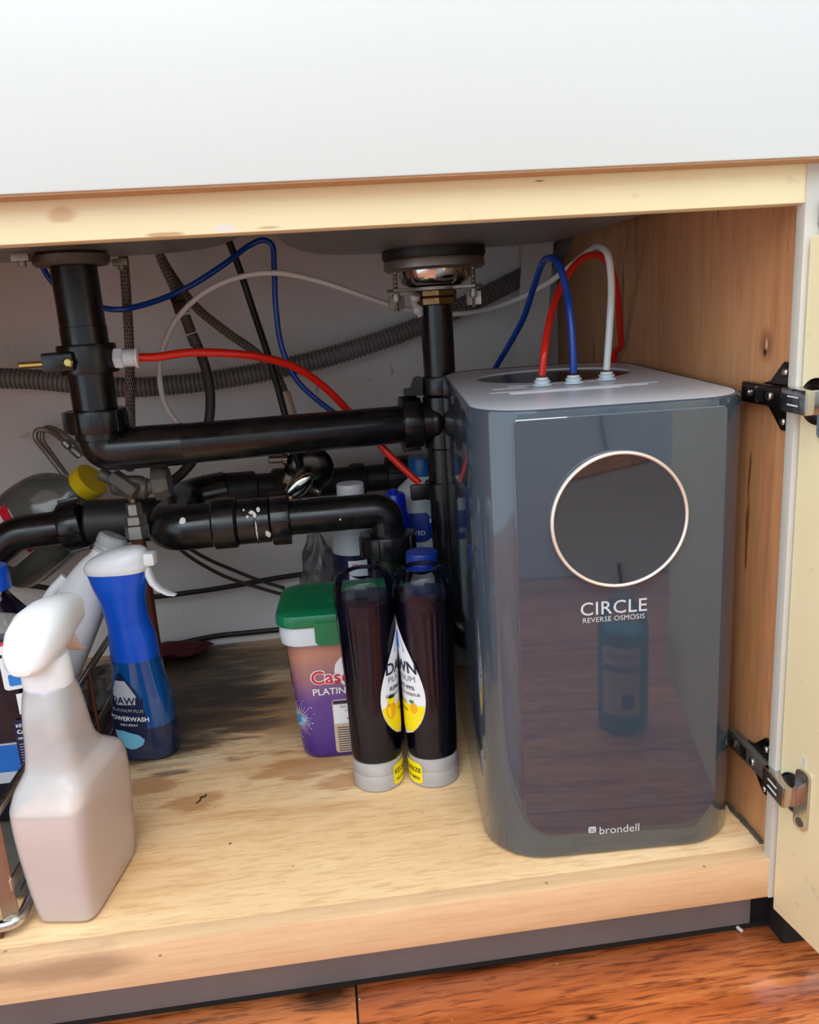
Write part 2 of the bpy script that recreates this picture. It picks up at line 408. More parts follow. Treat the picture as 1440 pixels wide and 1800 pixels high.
def frames(P):
    fr = []; up = Vector((0.13, 0.21, 1)).normalized(); prev = None
    for i in range(len(P)):
        t = (P[min(i + 1, len(P) - 1)] - P[max(i - 1, 0)]).normalized()
        if prev is None:
            x = up.cross(t)
            if x.length < 1e-3: x = Vector((1, 0, 0)).cross(t)
            x.normalize()
        else:
            x = (prev - t * prev.dot(t)).normalized()
        prev = x; fr.append((x, t.cross(x)))
    return fr
def tube(P, r, seg=12, n=8, smooth=True, rfun=None, step=None):
    pts = catmull(P, n) if smooth else [Vector(p) for p in P]
    if step: pts, _ = resample(pts, step)
    fr = frames(pts); rings = []; s = 0.0
    for i, p in enumerate(pts):
        if i: s += (p - pts[i - 1]).length
        rr = rfun(s) if rfun else r
        x, y = fr[i]
        rings.append([tuple(p + (x * math.cos(2 * PI * j / seg) + y * math.sin(2 * PI * j / seg)) * rr) for j in range(seg)])
    return skin(rings)
def arc_pipe(P, bend, r, seg=28, n=8):
    """polyline pipe with rounded bends of the given centre-line radius"""
    P = [Vector(p) for p in P]; pts = [P[0]]
    for i in range(1, len(P) - 1):
        a, b, c = P[i - 1], P[i], P[i + 1]
        u, v = (a - b).normalized(), (c - b).normalized()
        ang = u.angle(v); cut = bend / math.tan(ang / 2)
        cut = min(cut, (a - b).length * 0.49, (c - b).length * 0.49)
        p0, p1 = b + u * cut, b + v * cut
        rad = cut * math.tan(ang / 2); cen = b + (u + v).normalized() * (rad / math.sin(ang / 2))
        q0, q1 = p0 - cen, p1 - cen
        w = q0.angle(q1); ax = q0.cross(q1).normalized()
        for k in range(n + 1): pts.append(cen + Matrix.Rotation(w * k / n, 3, ax) @ q0)
    pts.append(P[-1])
    return tube(pts, r, seg, smooth=False)
def prism(pts, h, m=None):
    n = len(pts)
    V = [(x, y, 0) for x, y in pts] + [(x, y, h) for x, y in pts]
    F = [tuple(range(n - 1, -1, -1)), tuple(range(n, 2 * n))] + [(i, (i + 1) % n, n + (i + 1) % n, n + i) for i in range(n)]
    return xf((V, F), m) if m is not None else (V, F)
def rrect(a, b, r, k=5):
    out = []
    for cx, cy, a0 in ((a - r, b - r, 0), (-a + r, b - r, 90), (-a + r, -b + r, 180), (a - r, -b + r, 270)):
        for i in range(k + 1):
            t = math.radians(a0 + 90 * i / k); out.append((cx + r * math.cos(t), cy + r * math.sin(t)))
    return out
def superell(a, b, n, N=64):
    out = []
    for j in range(N):
        t = 2 * PI * j / N; c, s = math.cos(t), math.sin(t)
        out.append((a * math.copysign(abs(c) ** (2 / n), c), b * math.copysign(abs(s) ** (2 / n), s)))
    return out

class Loft:
    """A bottle wall: sections (z, half_x, half_y, exponent[, cx, cy]) blended smoothly upwards."""
    def __init__(s, secs, N=56, mod=None):
        s.secs = [tuple(q) + (0.0,) * (6 - len(q)) for q in secs]; s.N = N; s.mod = mod
    def par(s, z):
        S = s.secs
        if z <= S[0][0]: return S[0][1:]
        for i in range(len(S) - 1):
            if z <= S[i + 1][0]:
                h = S[i + 1][0] - S[i][0]; t = (z - S[i][0]) / h; res = []
                for k in range(1, 6):
                    d = (S[i + 1][k] - S[i][k]) / h
                    d0 = (S[i][k] - S[i - 1][k]) / (S[i][0] - S[i - 1][0]) if i > 0 else d
                    d1 = (S[i + 2][k] - S[i + 1][k]) / (S[i + 2][0] - S[i + 1][0]) if i + 2 < len(S) else d
                    m0 = 0 if d0 * d <= 0 else 2 * d0 * d / (d0 + d); m1 = 0 if d1 * d <= 0 else 2 * d1 * d / (d1 + d)
                    h00 = (1 + 2 * t) * (1 - t) ** 2; h10 = t * (1 - t) ** 2; h01 = t * t * (3 - 2 * t); h11 = t * t * (t - 1)
                    res.append(h00 * S[i][k] + h10 * h * m0 + h01 * S[i + 1][k] + h11 * h * m1)
                return tuple(res)
        return S[-1][1:]
    def ring(s, z, off=0.0):
        a, b, n, cx, cy = s.par(z)
        R_ = [(x + cx, y + cy, z) for x, y in superell(max(a + off, 1e-4), max(b + off, 1e-4), n, s.N)]
        if s.mod: R_ = [s.mod(p, 2 * PI * j / s.N) for j, p in enumerate(R_)]
        return R_
    def geo(s, z0=None, z1=None, n=40, off=0.0, extra=()):
        z0 = s.secs[0][0] if z0 is None else z0; z1 = s.secs[-1][0] if z1 is None else z1
        zs = sorted(set([z0 + (z1 - z0) * i / n for i in range(n + 1)] + [q[0] for q in s.secs if z0 < q[0] < z1] + list(extra)))
        return skin([s.ring(z, off) for z in zs])
    def surf(s, deg, u, z, off):
        """point on the wall: start at the polar direction deg, go u metres round it (anticlockwise), at height z"""
        Rg = s.ring(z); N = s.N
        c = s.par(z); ang = [math.atan2(p[1] - c[4], p[0] - c[3]) for p in Rg]
        tgt = math.radians(deg)
        best = min(range(N), key=lambda j: (tgt - ang[j]) % (2 * PI))
        p, q = Rg[best], Rg[(best + 1) % N]
        dx, dy = math.cos(tgt), math.sin(tgt)
        w0 = dx * (p[1] - c[4]) - dy * (p[0] - c[3]); w1 = dx * (q[1] - c[4]) - dy * (q[0] - c[3])
        pos = float(best) + (w0 / (w0 - w1) if abs(w0 - w1) > 1e-12 else 0.0)
        left = u; sgn = 1 if u >= 0 else -1
        for _ in range(N):
            i = math.floor(pos) if sgn > 0 else math.ceil(pos) - 1
            p, q = Vector(Rg[i % N]), Vector(Rg[(i + 1) % N]); L = (q - p).length
            frac = (i + 1 - pos) if sgn > 0 else (pos - i)
            if abs(left) <= frac * L or L < 1e-9:
                pos += left / max(L, 1e-9); break
            left -= sgn * frac * L; pos = float(i + 1) if sgn > 0 else float(i)
        i = math.floor(pos); t = pos - i
        p, q = Vector(Rg[i % N]), Vector(Rg[(i + 1) % N])
        tg = (q - p).normalized(); nrm = Vector((tg.y, -tg.x, 0))
        w = p.lerp(q, t) + nrm * off
        return (w.x, w.y, z)
    def text(s, g, deg, z, off=0.0004, u0=0.0, slant=0.0):
        return [s.surf(deg, u0 + x, z + y + slant * x, off + h) for x, y, h in g[0]], g[1]
    def patch(s, outline, deg, z, off=0.0003, nu=14, nv=20):
        """a label: outline is [(half-width left, half-width right, height)...] bottom to top"""
        rings = []
        H0, H1 = outline[0][2], outline[-1][2]
        for i in range(nv + 1):
            h = H0 + (H1 - H0) * i / nv
            for k in range(len(outline) - 1):
                if outline[k][2] <= h <= outline[k + 1][2] + 1e-9:
                    t = (h - outline[k][2]) / max(outline[k + 1][2] - outline[k][2], 1e-9); break
            l = outline[k][0] + (outline[k + 1][0] - outline[k][0]) * t; r_ = outline[k][1] + (outline[k + 1][1] - outline[k][1]) * t
            rings.append([s.surf(deg, -l + (l + r_) * j / nu, z + h, off) for j in range(nu + 1)])
        return skin(rings, caps=False, closed=False)
def oval_outline(w, h, top=1.0, n=16, pw=1.0):
    out = []
    for i in range(n + 1):
        t = i / n
        half = w * math.sin(PI * t ** top) ** pw
        out.append((max(half, 1e-4), max(half, 1e-4), h * t))
    return out
def round_outline(w, h, r, n=5):
    out = []
    for i in range(n + 1):
        a = PI / 2 * i / n; d = r * (1 - math.sin(a)); out.append((w - d, w - d, r * (1 - math.cos(a))))
    for i in range(n, -1, -1):
        a = PI / 2 * i / n; d = r * (1 - math.sin(a)); out.append((w - d, w - d, h - r * (1 - math.cos(a))))
    return out

_tx = {}
def text_geo(s, size, align='CENTER', bold=0.0, spacing=1.0, shear=0.0, xs=1.0, thick=0.0001):
    key = (s, size, align, bold, spacing, shear, xs)
    if key in _tx: return _tx[key]
    cu = bpy.data.curves.new('lettering', 'FONT'); cu.body = s; cu.size = size; cu.align_x = align
    cu.offset = bold * size; cu.space_character = spacing; cu.shear = shear; cu.resolution_u = 3; cu.extrude = 0.0
    ob = bpy.data.objects.new('lettering', cu); COL.objects.link(ob)
    dg = bpy.context.evaluated_depsgraph_get()
    me = bpy.data.meshes.new_from_object(ob.evaluated_get(dg))
    g = [(v.co.x * xs, v.co.y, 0.0) for v in me.vertices], [tuple(p.vertices) for p in me.polygons]
    bpy.data.meshes.remove(me); bpy.data.objects.remove(ob); bpy.data.curves.remove(cu)
    _tx[key] = g
    return g

# ---------------------------------------------------------------- object helpers
def obj(name, g, mat, parent=None, loc=None, angle=35, inv=None):
    me = bpy.data.meshes.new(name)
    me.from_pydata(g[0], [], g[1]); me.validate(); me.update()
    bm = bmesh.new(); bm.from_mesh(me); bmesh.ops.recalc_face_normals(bm, faces=bm.faces[:]); bm.to_mesh(me); bm.free()
    if angle:
        me.polygons.foreach_set('use_smooth', [True] * len(me.polygons))
        me.set_sharp_from_angle(angle=math.radians(angle))
    me.materials.append(M[mat] if isinstance(mat, str) else mat)
    o = bpy.data.objects.new(name, me); COL.objects.link(o)
    if parent is not None:
        o.parent = parent
        rt = parent
        if rt.get('_w') is not None:
            o.matrix_parent_inverse = Matrix.Translation(-Vector(rt.location))
    if loc: o.location = loc
    return o
def tag(o, label, cat, group=None, kind=None):
    if label: o['label'] = label
    if cat: o['category'] = cat
    if group: o['group'] = group
    if kind: o['kind'] = kind
    return o
def thing(name, label, cat, loc=(0, 0, 0), rotz=0.0, world=False, group=None, rot=None):
    """an Empty at the thing's base; world=True: the parts' meshes are given in room coordinates"""
    o = bpy.data.objects.new(name, None); COL.objects.link(o)
    o.empty_display_size = 0.02
    o.location = loc; o.rotation_euler = rot if rot else (0, 0, rotz)
    if world: o['_w'] = 1
    return tag(o, label, cat, group)
def sub(name, g, mat, part, **k):
    return obj(name, g, mat, part, **k)
def solo(name, g, mat, label, cat, group=None, angle=35):
    """a thing of one mesh given in room coordinates, its origin moved to its lowest middle"""
    lo = min(p[2] for p in g[0]); cx = sum(p[0] for p in g[0]) / len(g[0]); cy = sum(p[1] for p in g[0]) / len(g[0])
    o = obj(name, ([(x - cx, y - cy, z - lo) for x, y, z in g[0]], g[1]), mat, angle=angle)
    o.location = (cx, cy, lo)
    return tag(o, label, cat, group)
def tube_uv(o, seg, n_rings, length, circ):
    """unroll a tube: u round it, v along it (for woven braid)"""
    uv = o.data.uv_layers.new(name='unrolled')
    k = max(1.0, round(length / circ))
    for p in o.data.polygons:
        if len(p.vertices) != 4: continue
        js = [v % seg for v in p.vertices]; wrap = max(js) - min(js) > 1
        for li, v in zip(p.loop_indices, p.vertices):
            j = v % seg
            if wrap and j == 0: j = seg
            uv.data[li].uv = (j / seg, (v // seg) / max(n_rings - 1, 1) * length / circ)

# ---------------------------------------------------------------- the kitchen: floor and the wall across
FZ = -0.115
fl = obj('floor', box(-1.8, 1.2, -2.6, 0.75, FZ - 0.03, FZ - 0.0045), 'joint', angle=0)
fl['kind'] = 'structure'
rows = [(0.052 - 0.127 * i, 0.052 - 0.127 * (i + 1)) for i in range(16)]
cuts = {0: [-1.8, (-0.3757, 0.0407, -0.1150)[0], 0.52, 1.2], 1: [-1.8, -0.72, 0.16, 1.2]}
pk = 0
for i, (ya, yb) in enumerate(rows):
    xs = cuts.get(i) or [-1.8, random.uniform(-1.1, -0.5), random.uniform(-0.1, 0.5), 1.2]
    for a, b in zip(xs, xs[1:]):
        obj('plank', box(a + 0.0008, b - 0.0008, yb + 0.0008, ya - 0.0008, FZ - 0.02, FZ + random.uniform(-0.0006, 0.0), 0.0012), M['floor_wood'][pk % 3], fl)
        pk += 1
w = obj('wall_front', box(-1.8, 1.2, -2.62, -2.6, FZ - 0.03, 0.9), 'room_white', angle=0); w['kind'] = 'structure'

# ---------------------------------------------------------------- the sink cabinet
cab = thing('sink_cabinet', 'cream painted sink base cabinet standing open with white false drawer front', 'cabinet', (-0.45, 0.3, FZ), world=True)
XR = 0.0068
YB0 = 0.635
obj('side_panel', box(XR, 0.02, 0.010, YB0, -0.02, 0.86, 0.0005), 'panel_wood', cab)
obj('side_panel', box(-1.02, -1.0, 0.010, YB0, -0.02, 0.86), 'panel_wood', cab)
obj('back_panel', box(-1.02, 0.02, YB0, YB0 + 0.012, -0.02, 0.86), 'back', cab)
obj('corner_batten', box(-0.055, -0.018, YB0 - 0.012, YB0, 0.0, 0.86, 0.002), 'back', cab)
obj('bottom_panel', box(-1.0, XR - 0.0002, 0.0175, YB0, -0.015, 0.0, 0.0004), 'plywood', cab)
obj('bottom_rail', box(-1.0, 0.006, 0.0, 0.0170, -0.040, -0.0003, 0.0012), 'rail_wood', cab)
obj('top_rail', box(-1.0, 0.0085, 0.0, 0.020, 0.5505, 0.582, 0.0015), 'cream', cab)
obj('drawer_front', box(-1.0, 0.03, -0.022, -0.0005, 0.578, 0.86, 0.0015), 'white_enamel', cab)
obj('drawer_front_edge', box(-1.0, 0.03, -0.0205, -0.0012, 0.5768, 0.5785), 'raw_edge', cab)
obj('stile', box(0.0005, 0.0345, -0.0012, 0.0098, -0.040, 0.86, 0.0008), 'stile', cab)
obj('countertop', box(-1.02, 0.6, -0.045, 0.70, 0.862, 0.89, 0.003), 'room_white', cab)
obj('toe_kick', box(-1.0, 0.012, 0.046, 0.052, FZ + 0.006, -0.0402), 'toe_steel', cab)
obj('levelling_foot', box(0.030, 0.058, 0.020, 0.045, FZ + 0.0005, -0.060, 0.004), 'joint', cab)
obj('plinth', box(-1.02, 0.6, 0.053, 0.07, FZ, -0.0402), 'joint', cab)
obj('toe_shadow_strip', box(-1.0, 0.6, 0.046, 0.0525, FZ + 0.0002, FZ + 0.0055), 'joint', cab)  # dark strip modelled in as the shadow line below the kick plate
obj('neighbour_panel', box(0.0360, 0.6, 0.0, 0.02, -0.04, 0.86), 'cream', cab)
obj('damper', box(0.0100, 0.034, -0.016, -0.0016, 0.532, 0.552, 0.003), 'grey_rubber', cab)
# caulk bead along the side panel and the screw holes of the rail
def caulk():
    pts = [(XR - 0.002 - random.uniform(0, 0.0025), 0.02 + i * 0.006, 0.001 + random.uniform(0, 0.001)) for i in range(60)]
    return tube(pts, 0.002, 6, 2, rfun=lambda s: 0.0016 + 0.0012 * abs(math.sin(s * 900)) * random.random())
obj('caulk_bead', caulk(), 'grimy', cab)
# door standing open: pivots on the stile, swung a little past a right angle
DA = math.radians(8.5)
DM = T(0.0035, -0.004, 0) @ R(DA, 'Z')     # local -Y runs out along the open door
door = obj('door', xf(box(0.0, 0.019, -0.42, 0.0, -0.049, 0.527, 0.0015), DM), 'cream', cab)
obj('paint_chip', xf(box(-0.0004, 0.0002, -0.0285, -0.0240, 0.1085, 0.1180), DM), 'stile', door)

def hinge(zc, open_cup):
    """concealed hinge: winged plate on the side panel, arm, sleeve, cup flange let into the door"""
    wing = [(-0.008, -0.008), (0.004, -0.011), (0.022, -0.027), (0.0342, -0.027), (0.0342, 0.027), (0.022, 0.027), (0.004, 0.011), (-0.008, 0.008)]
    g = prism(wing, 0.0022)
    # local: x -> towards the front (-Y), y -> Z, thickness -> -X from the panel
    m = Matrix(((0, 0, -1, XR - 0.0002), (-1, 0, 0, 0.0445), (0, 1, 0, zc), (0, 0, 0, 1)))
    h = obj('hinge', xf(g, m), 'dark_nickel', cab)
    def P_(*a, **k): return xf(box(*a), m)
    # recessed lip of each wing
    for s in (-1, 1):
        sub('wing_ridge', xf(prism([(0.009, 0.0095), (0.031, 0.0095), (0.031, 0.024), (0.024, 0.024)], 0.0032), m @ Matrix.Diagonal((1, s, 1, 1))), 'dark_nickel', h)
        sub('screw', xf(lathe([(0.0034, 0.0), (0.0034, 0.0036), (0.0022, 0.0048)], 14), m @ T(0.0275, s * 0.0195, 0.001)), 'chrome', h)
    arm = join(P_(-0.030, 0.042, -0.0085, 0.0085, 0.002, 0.0085, 0.0012))
    a = sub('hinge_arm', arm, 'grimy' if open_cup else 'dark_nickel', h)
    sub('slot', P_(-0.0035, 0.0035, -0.0055, 0.0055, 0.0082, 0.0090), 'black', h)
    sub('slot_rim', P_(-0.0060, -0.0040, -0.0065, 0.0065, 0.0083, 0.0094), 'chrome', h)
    for x in (-0.018, 0.014):
        g2 = join(xf(lathe([(0.0040, 0), (0.0040, 0.0012), (0.003, 0.0022)], 16), m @ T(x, 0, 0.0083)))
        sub('adjusting_screw', g2, 'chrome', h)
        sub('screw_slot', P_(x - 0.0026, x + 0.0026, -0.0006, 0.0006, 0.0104, 0.0110), 'black', h)
    # bright link sleeve reaching across to the door
    m2 = Matrix(((0, 0, -1, XR - 0.0002), (-1, 0, 0, 0.0445), (0, 1, 0, zc), (0, 0, 0, 1))) @ T(0.036, 0, 0.0035) @ R(math.radians(-4), 'Y')
    sub('link_sleeve', xf(box(0.0, 0.036, -0.0095, 0.0095, -0.004, 0.0085, 0.0018), m2), 'chrome', h)
    for s in (-1, 1):
        sub('stamped_line', xf(box(0.011, 0.026, s * 0.0032 - 0.0005, s * 0.0032 + 0.0005, 0.0084, 0.0089), m2), 'label_white', h)
    # cup flange on the door face
    fy = -0.028
    fl_ = rrect(0.0075, 0.0270, 0.005)
    mf = DM @ T(-0.0002, fy, zc) @ Matrix(((0, 0, -1, 0), (1, 0, 0, 0), (0, 1, 0, 0), (0, 0, 0, 1)))
    sub('cup_flange', xf(prism(fl_, 0.0024), mf), 'chrome', h)
    sub('hinge_cup', xf(lathe([(0.0175, -0.004), (0.0175, 0.0014), (0.0155, 0.0022), (0.0140, 0.0010), (0.012, 0.0008)], 28), mf @ T(0.010, 0, 0)), 'dark_nickel', h)
    sub('knuckle', xf(cyl((0, -0.009, 0.006), (0, 0.009, 0.006), 0.0055, 16, 0.001), mf @ T(0.012, 0, 0)), 'dark_nickel', h)
    for s in (-1, 1):
        sub('flange_hole', xf(lathe([(0.0040, 0.0), (0.0040, 0.0030), (0.0028, 0.0026)], 16), mf @ T(0.0, s * 0.0205, 0.0)), 'grimy', h)
    return h
hinge(0.4085, False)
hinge(0.0795, True)

# ---------------------------------------------------------------- sink and strainer
sink = thing('kitchen_sink', 'brushed stainless steel double bowl sink seen from below the counter', 'sink', (-0.4, 0.27, 0.562), world=True)
def bowl(cx, cy, a, b, zb, seed):
    secs = []
    for z, ins, n in ((0.0, 0.070, 5), (0.0015, 0.045, 5), (0.006, 0.028, 5), (0.014, 0.014, 5.5), (0.026, 0.005, 6), (0.045, 0.0, 6.5), (0.29, -0.004, 7)):
        secs.append((zb + z, a - ins, b - ins, n, cx, cy))
    return Loft(secs, 96).geo(n=24)
obj('bowl', bowl(-0.205, 0.275, 0.196, 0.215, 0.5634, 0), 'sink_steel', sink)
obj('bowl', bowl(-0.70, 0.265, 0.285, 0.205, 0.5748, 1), 'sink_steel', sink)
obj('drain_flange', lathe_at([(0.036, 0), (0.039, 0.003), (0.039, 0.010), (0.034, 0.0125)], (-0.609, 0.34, 0.562), (-0.609, 0.34, 0.6)), 'grimy', sink)
for px in ((-0.6463, 0.3000, 0.5765), (-0.5768, 0.4200, 0.5852)):
    obj('clip', join(xf(box(-0.009, 0.009, -0.006, 0.006, 0, 0.008, 0.002), T(px[0], px[1], 0.5655)), xf(lathe([(0.004, 0), (0.004, 0.006)], 12), T(px[0], px[1], 0.561))), 'zinc', sink)

SX, SY = (-0.2126, 0.4050, 0.4562)[0], 0.405
KZ = 1.047
def Zs(z): return 0.4897 + (z - 0.4897) * KZ
st = thing('basket_strainer', 'chrome sink strainer cup with bracket and bolts above the thin black tailpiece', 'strainer', (SX, SY, 0.498), world=True)
def up(prof, seg=40): return xf(lathe([(r_ * KZ, Zs(z)) for r_, z in prof], seg), T(SX, SY, 0))
obj('gasket', up([(0.045, 0.5495), (0.0575, 0.5495), (0.0590, 0.553), (0.0585, 0.5598), (0.045, 0.5598)]), 'black_rubber', st)
obj('flange_ring', up([(0.043, 0.5370), (0.0540, 0.5370), (0.0575, 0.5395), (0.0575, 0.5465), (0.056, 0.5492), (0.043, 0.5492)]), 'zinc', st)
obj('cup', up([(0.026, 0.5195), (0.031, 0.5200), (0.0380, 0.5235), (0.0415, 0.5290), (0.0425, 0.5368), (0.030, 0.5368)]), 'chrome', st)
plate = []
for k in range(3):
    a = math.radians(200 + 120 * k)
    plate.append(xf(box(0.015, 0.060, -0.010, 0.010, Zs(0.5150), Zs(0.5185), 0.0012), T(SX, SY, 0) @ R(a, 'Z')))
plate.append(up([(0.020, 0.5148), (0.031, 0.5152), (0.031, 0.5186), (0.020, 0.5190)]))
obj('bracket', join(*plate), 'zinc', st)
for k in range(3):
    a = math.radians(200 + 120 * k); c, s = math.cos(a), math.sin(a)
    bx_, by_ = SX + 0.0525 * c, SY + 0.0525 * s
    thr = lambda s_: 0.0026 + 0.0005 * math.sin(s_ * 2 * PI / 0.0018)
    b = obj('bolt', tube([(bx_, by_, Zs(0.494)), (bx_, by_, Zs(0.5375))], 0.003, 10, 60, rfun=thr), 'zinc', st)
    sub('wing_nut', join(xf(lathe([(0.0045, 0), (0.0055, 0.002), (0.0045, 0.010)], 14), T(bx_, by_, Zs(0.504))), xf(box(-0.010, 0.010, -0.0012, 0.0012, Zs(0.496), Zs(0.511), 0.001), T(bx_, by_, 0) @ R(a, 'Z'))), 'zinc', b)
obj('lock_nut', up([(0.0205, 0.4985), (0.0245, 0.4995), (0.0245, 0.5060), (0.0225, 0.5075), (0.0245, 0.5090), (0.0245, 0.5142), (0.0205, 0.5147)], 8), 'brass', st)
obj('sealant', tube([(SX - 0.026, SY - 0.016, 0.512), (SX - 0.028, SY - 0.012, 0.503), (SX - 0.024, SY - 0.014, 0.494), (SX - 0.021, SY - 0.014, 0.487)], 0.006, 10, rfun=lambda s: 0.0055 + 0.0015 * math.sin(s * 400)), 'hdpe', st)

# ---------------------------------------------------------------- black drain pipes
LX, LY = -0.6080, 0.34
ZC = 0.3640
dr = thing('drain_pipes', 'glossy black plastic drain pipes joining both sink bowls to the trap', 'pipes', (-0.3, 0.37, 0.06), world=True)
def ribbed_nut(p0, p1, r, ribs=8, rib_h=0.003, mat='abs', parent=None):
    L = (Vector(p1) - Vector(p0)).length
    g = lathe_at([(r * 0.78, 0), (r * 0.97, 0.001), (r, 0.004), (r, L - 0.004), (r * 0.97, L - 0.001), (r * 0.78, L)], p0, p1, 32)
    o = obj('slip_nut', g, mat, parent or dr)
    m = aim(p0, p1)
    for k in range(ribs):
        sub('grip_rib', xf(box(r - 0.0012, r + rib_h, -0.006, 0.006, 0.0015, L - 0.0015, 0.0009), m @ R(2 * PI * (k + 0.3) / ribs, 'Z')), mat, o)
    return o
PR = 0.0238
ZD = (-0.2436, 0.4000, 0.3589)[2]
CX1 = (-0.2436, 0.4000, 0.3589)[0] - 0.010
obj('tailpiece', join(cyl((LX, LY, 0.398), (LX, LY, 0.5615), PR, 36), lathe_at([(PR, 0), (PR + 0.0007, 0.0005), (PR + 0.0007, 0.044), (PR, 0.0445)], (LX, LY, 0.455), (LX, LY, 0.6), 36)), 'abs', dr)
ribbed_nut((LX, LY, 0.385), (LX, LY, 0.411), 0.0325)
obj('elbow', join(arc_pipe([(LX, LY, 0.388), (LX, LY + 0.001, ZC), (LX + 0.09, LY + 0.0015, ZC)], 0.030, PR, 32, 10),
                  cyl((LX, LY, 0.377), (LX, LY, 0.388), 0.0262, 32, 0.001)), 'abs', dr)
obj('cross_pipe', cyl((LX + 0.085, LY + 0.0015, ZC), (CX1, SY - 0.002, ZD), PR - 0.0008, 36), 'abs', dr)
ribbed_nut((CX1 - 0.012, SY - 0.002, ZD), (CX1 + 0.014, SY, ZD), 0.0300, 7, 0.004)
obj('tee', join(cyl((CX1 + 0.014, SY, ZD), (SX - 0.005, SY, ZD), 0.0250, 32, 0.002), cyl((SX, SY, 0.325), (SX, SY, 0.3915), 0.0232, 32, 0.002),
                xf(lathe([(0.0001, -0.0265), (0.014, -0.0225), (0.0228, -0.0135), (0.0262, 0), (0.0228, 0.0135), (0.014, 0.0225), (0.0001, 0.0265)], 28), T(SX - 0.0085, SY, ZD) @ R(PI / 2, 'Y'))), 'abs', dr)
obj('tailpiece', cyl((SX, SY, 0.394), (SX, SY, 0.4987), 0.0194, 32), 'abs', dr)
n2 = ribbed_nut((SX, SY, 0.3920), (SX, SY, 0.4150), 0.0245, 0)
sub('wing_lug', prism([(-0.024, 0.0), (-0.047, 0.001), (-0.047, 0.009), (-0.038, 0.010), (-0.034, 0.021), (-0.028, 0.0235), (-0.023, 0.021)], 0.012, Matrix(((1, 0, 0, SX), (0, 0, -1, SY - 0.002), (0, 1, 0, 0.3935), (0, 0, 0, 1)))), 'abs', n2)
obj('down_pipe', cyl((SX, SY, 0.135), (SX, SY, 0.328), 0.0208, 32), 'abs', dr)
EX, EY = -0.2935, 0.372
tz = (-0.3479, 0.3700, 0.2599)[2]
obj('j_bend', arc_pipe([(SX, SY, 0.15), (SX, SY, 0.075), (EX, EY, 0.075), (EX, EY, 0.205)], 0.036, 0.0212, 32, 12), 'abs', dr)
ribbed_nut((EX, EY, 0.203), (EX, EY, 0.231), 0.0335, 8, 0.002)
obj('elbow', arc_pipe([(EX, EY, 0.229), (EX, EY, tz), (-0.40, EY, tz)], 0.052, 0.0212, 32, 14), 'abs', dr)
obj('trap_arm', cyl((-0.39, EY, tz), (-0.425, EY, tz), 0.0212, 32), 'abs', dr)
ribbed_nut((-0.4090, EY, tz), (-0.4330, EY, tz), 0.0285, 6, 0.0045)
obj('coupling', join(cyl((-0.4335, EY, tz), (-0.4720, EY, tz), 0.0272, 32, 0.001), cyl((-0.4480, EY, tz), (-0.4520, EY, tz), 0.0280, 32, 0.0015)), 'abs', dr)
hub = obj('hub', cyl((-0.4725, EY, tz), (-0.5020, EY, tz), 0.0305, 36, 0.0025), 'abs', dr)
UX = -0.560
obj('return_bend', join(arc_pipe([(-0.50, EY, tz), (UX, EY, tz - 0.002), (UX + 0.002, 0.515, tz + 0.004), (-0.50, 0.523, tz + 0.010)], 0.046, 0.0272, 32, 12)), 'abs', dr)
# back run along the rear panel
b0 = (-0.505, 0.523, tz + 0.010); b1 = (-0.3078, 0.5750, 0.2595); b2 = (0.0178, 0.5950, 0.2600)
bk = join(cyl(b0, b1, 0.0200, 28), cyl(b1, b2, 0.0195, 28))
obj('rear_pipe', bk, 'abs_dusty', dr)
def along(p, q, t): return tuple(Vector(p).lerp(Vector(q), t))
for t0, t1, rr in ((0.0, 0.22, 0.0245), (0.34, 0.52, 0.0255), (0.9, 1.0, 0.0240)):
    obj('rear_coupling', cyl(along(b0, b1, t0), along(b0, b1, t1), rr, 28, 0.0025), 'abs_dusty', dr)
ribbed_nut(along(b1, b2, 0.10), along(b1, b2, 0.22), 0.0262, 8, 0.003, 'abs_dusty')
# branch from the far bowl side
c0 = (-0.6619, 0.4200, 0.2653); c1 = (-0.6898, 0.4200, 0.2613); c2 = (-0.7472, 0.4150, 0.2600); c3 = (-0.7860, 0.4100, 0.2310); c4 = (-0.8066, 0.4100, 0.1627)
obj('branch_pipe', arc_pipe([c1, c2, c3, c4], 0.045, 0.0212, 28, 8), 'abs', dr)
ribbed_nut(c1, c0, 0.0305, 6, 0.003)
c5 = (-0.5850, 0.4350, 0.2642)
obj('tee', cyl(c0, (UX - 0.002, 0.425, tz), 0.0275, 28, 0.003), 'abs_dusty', dr)
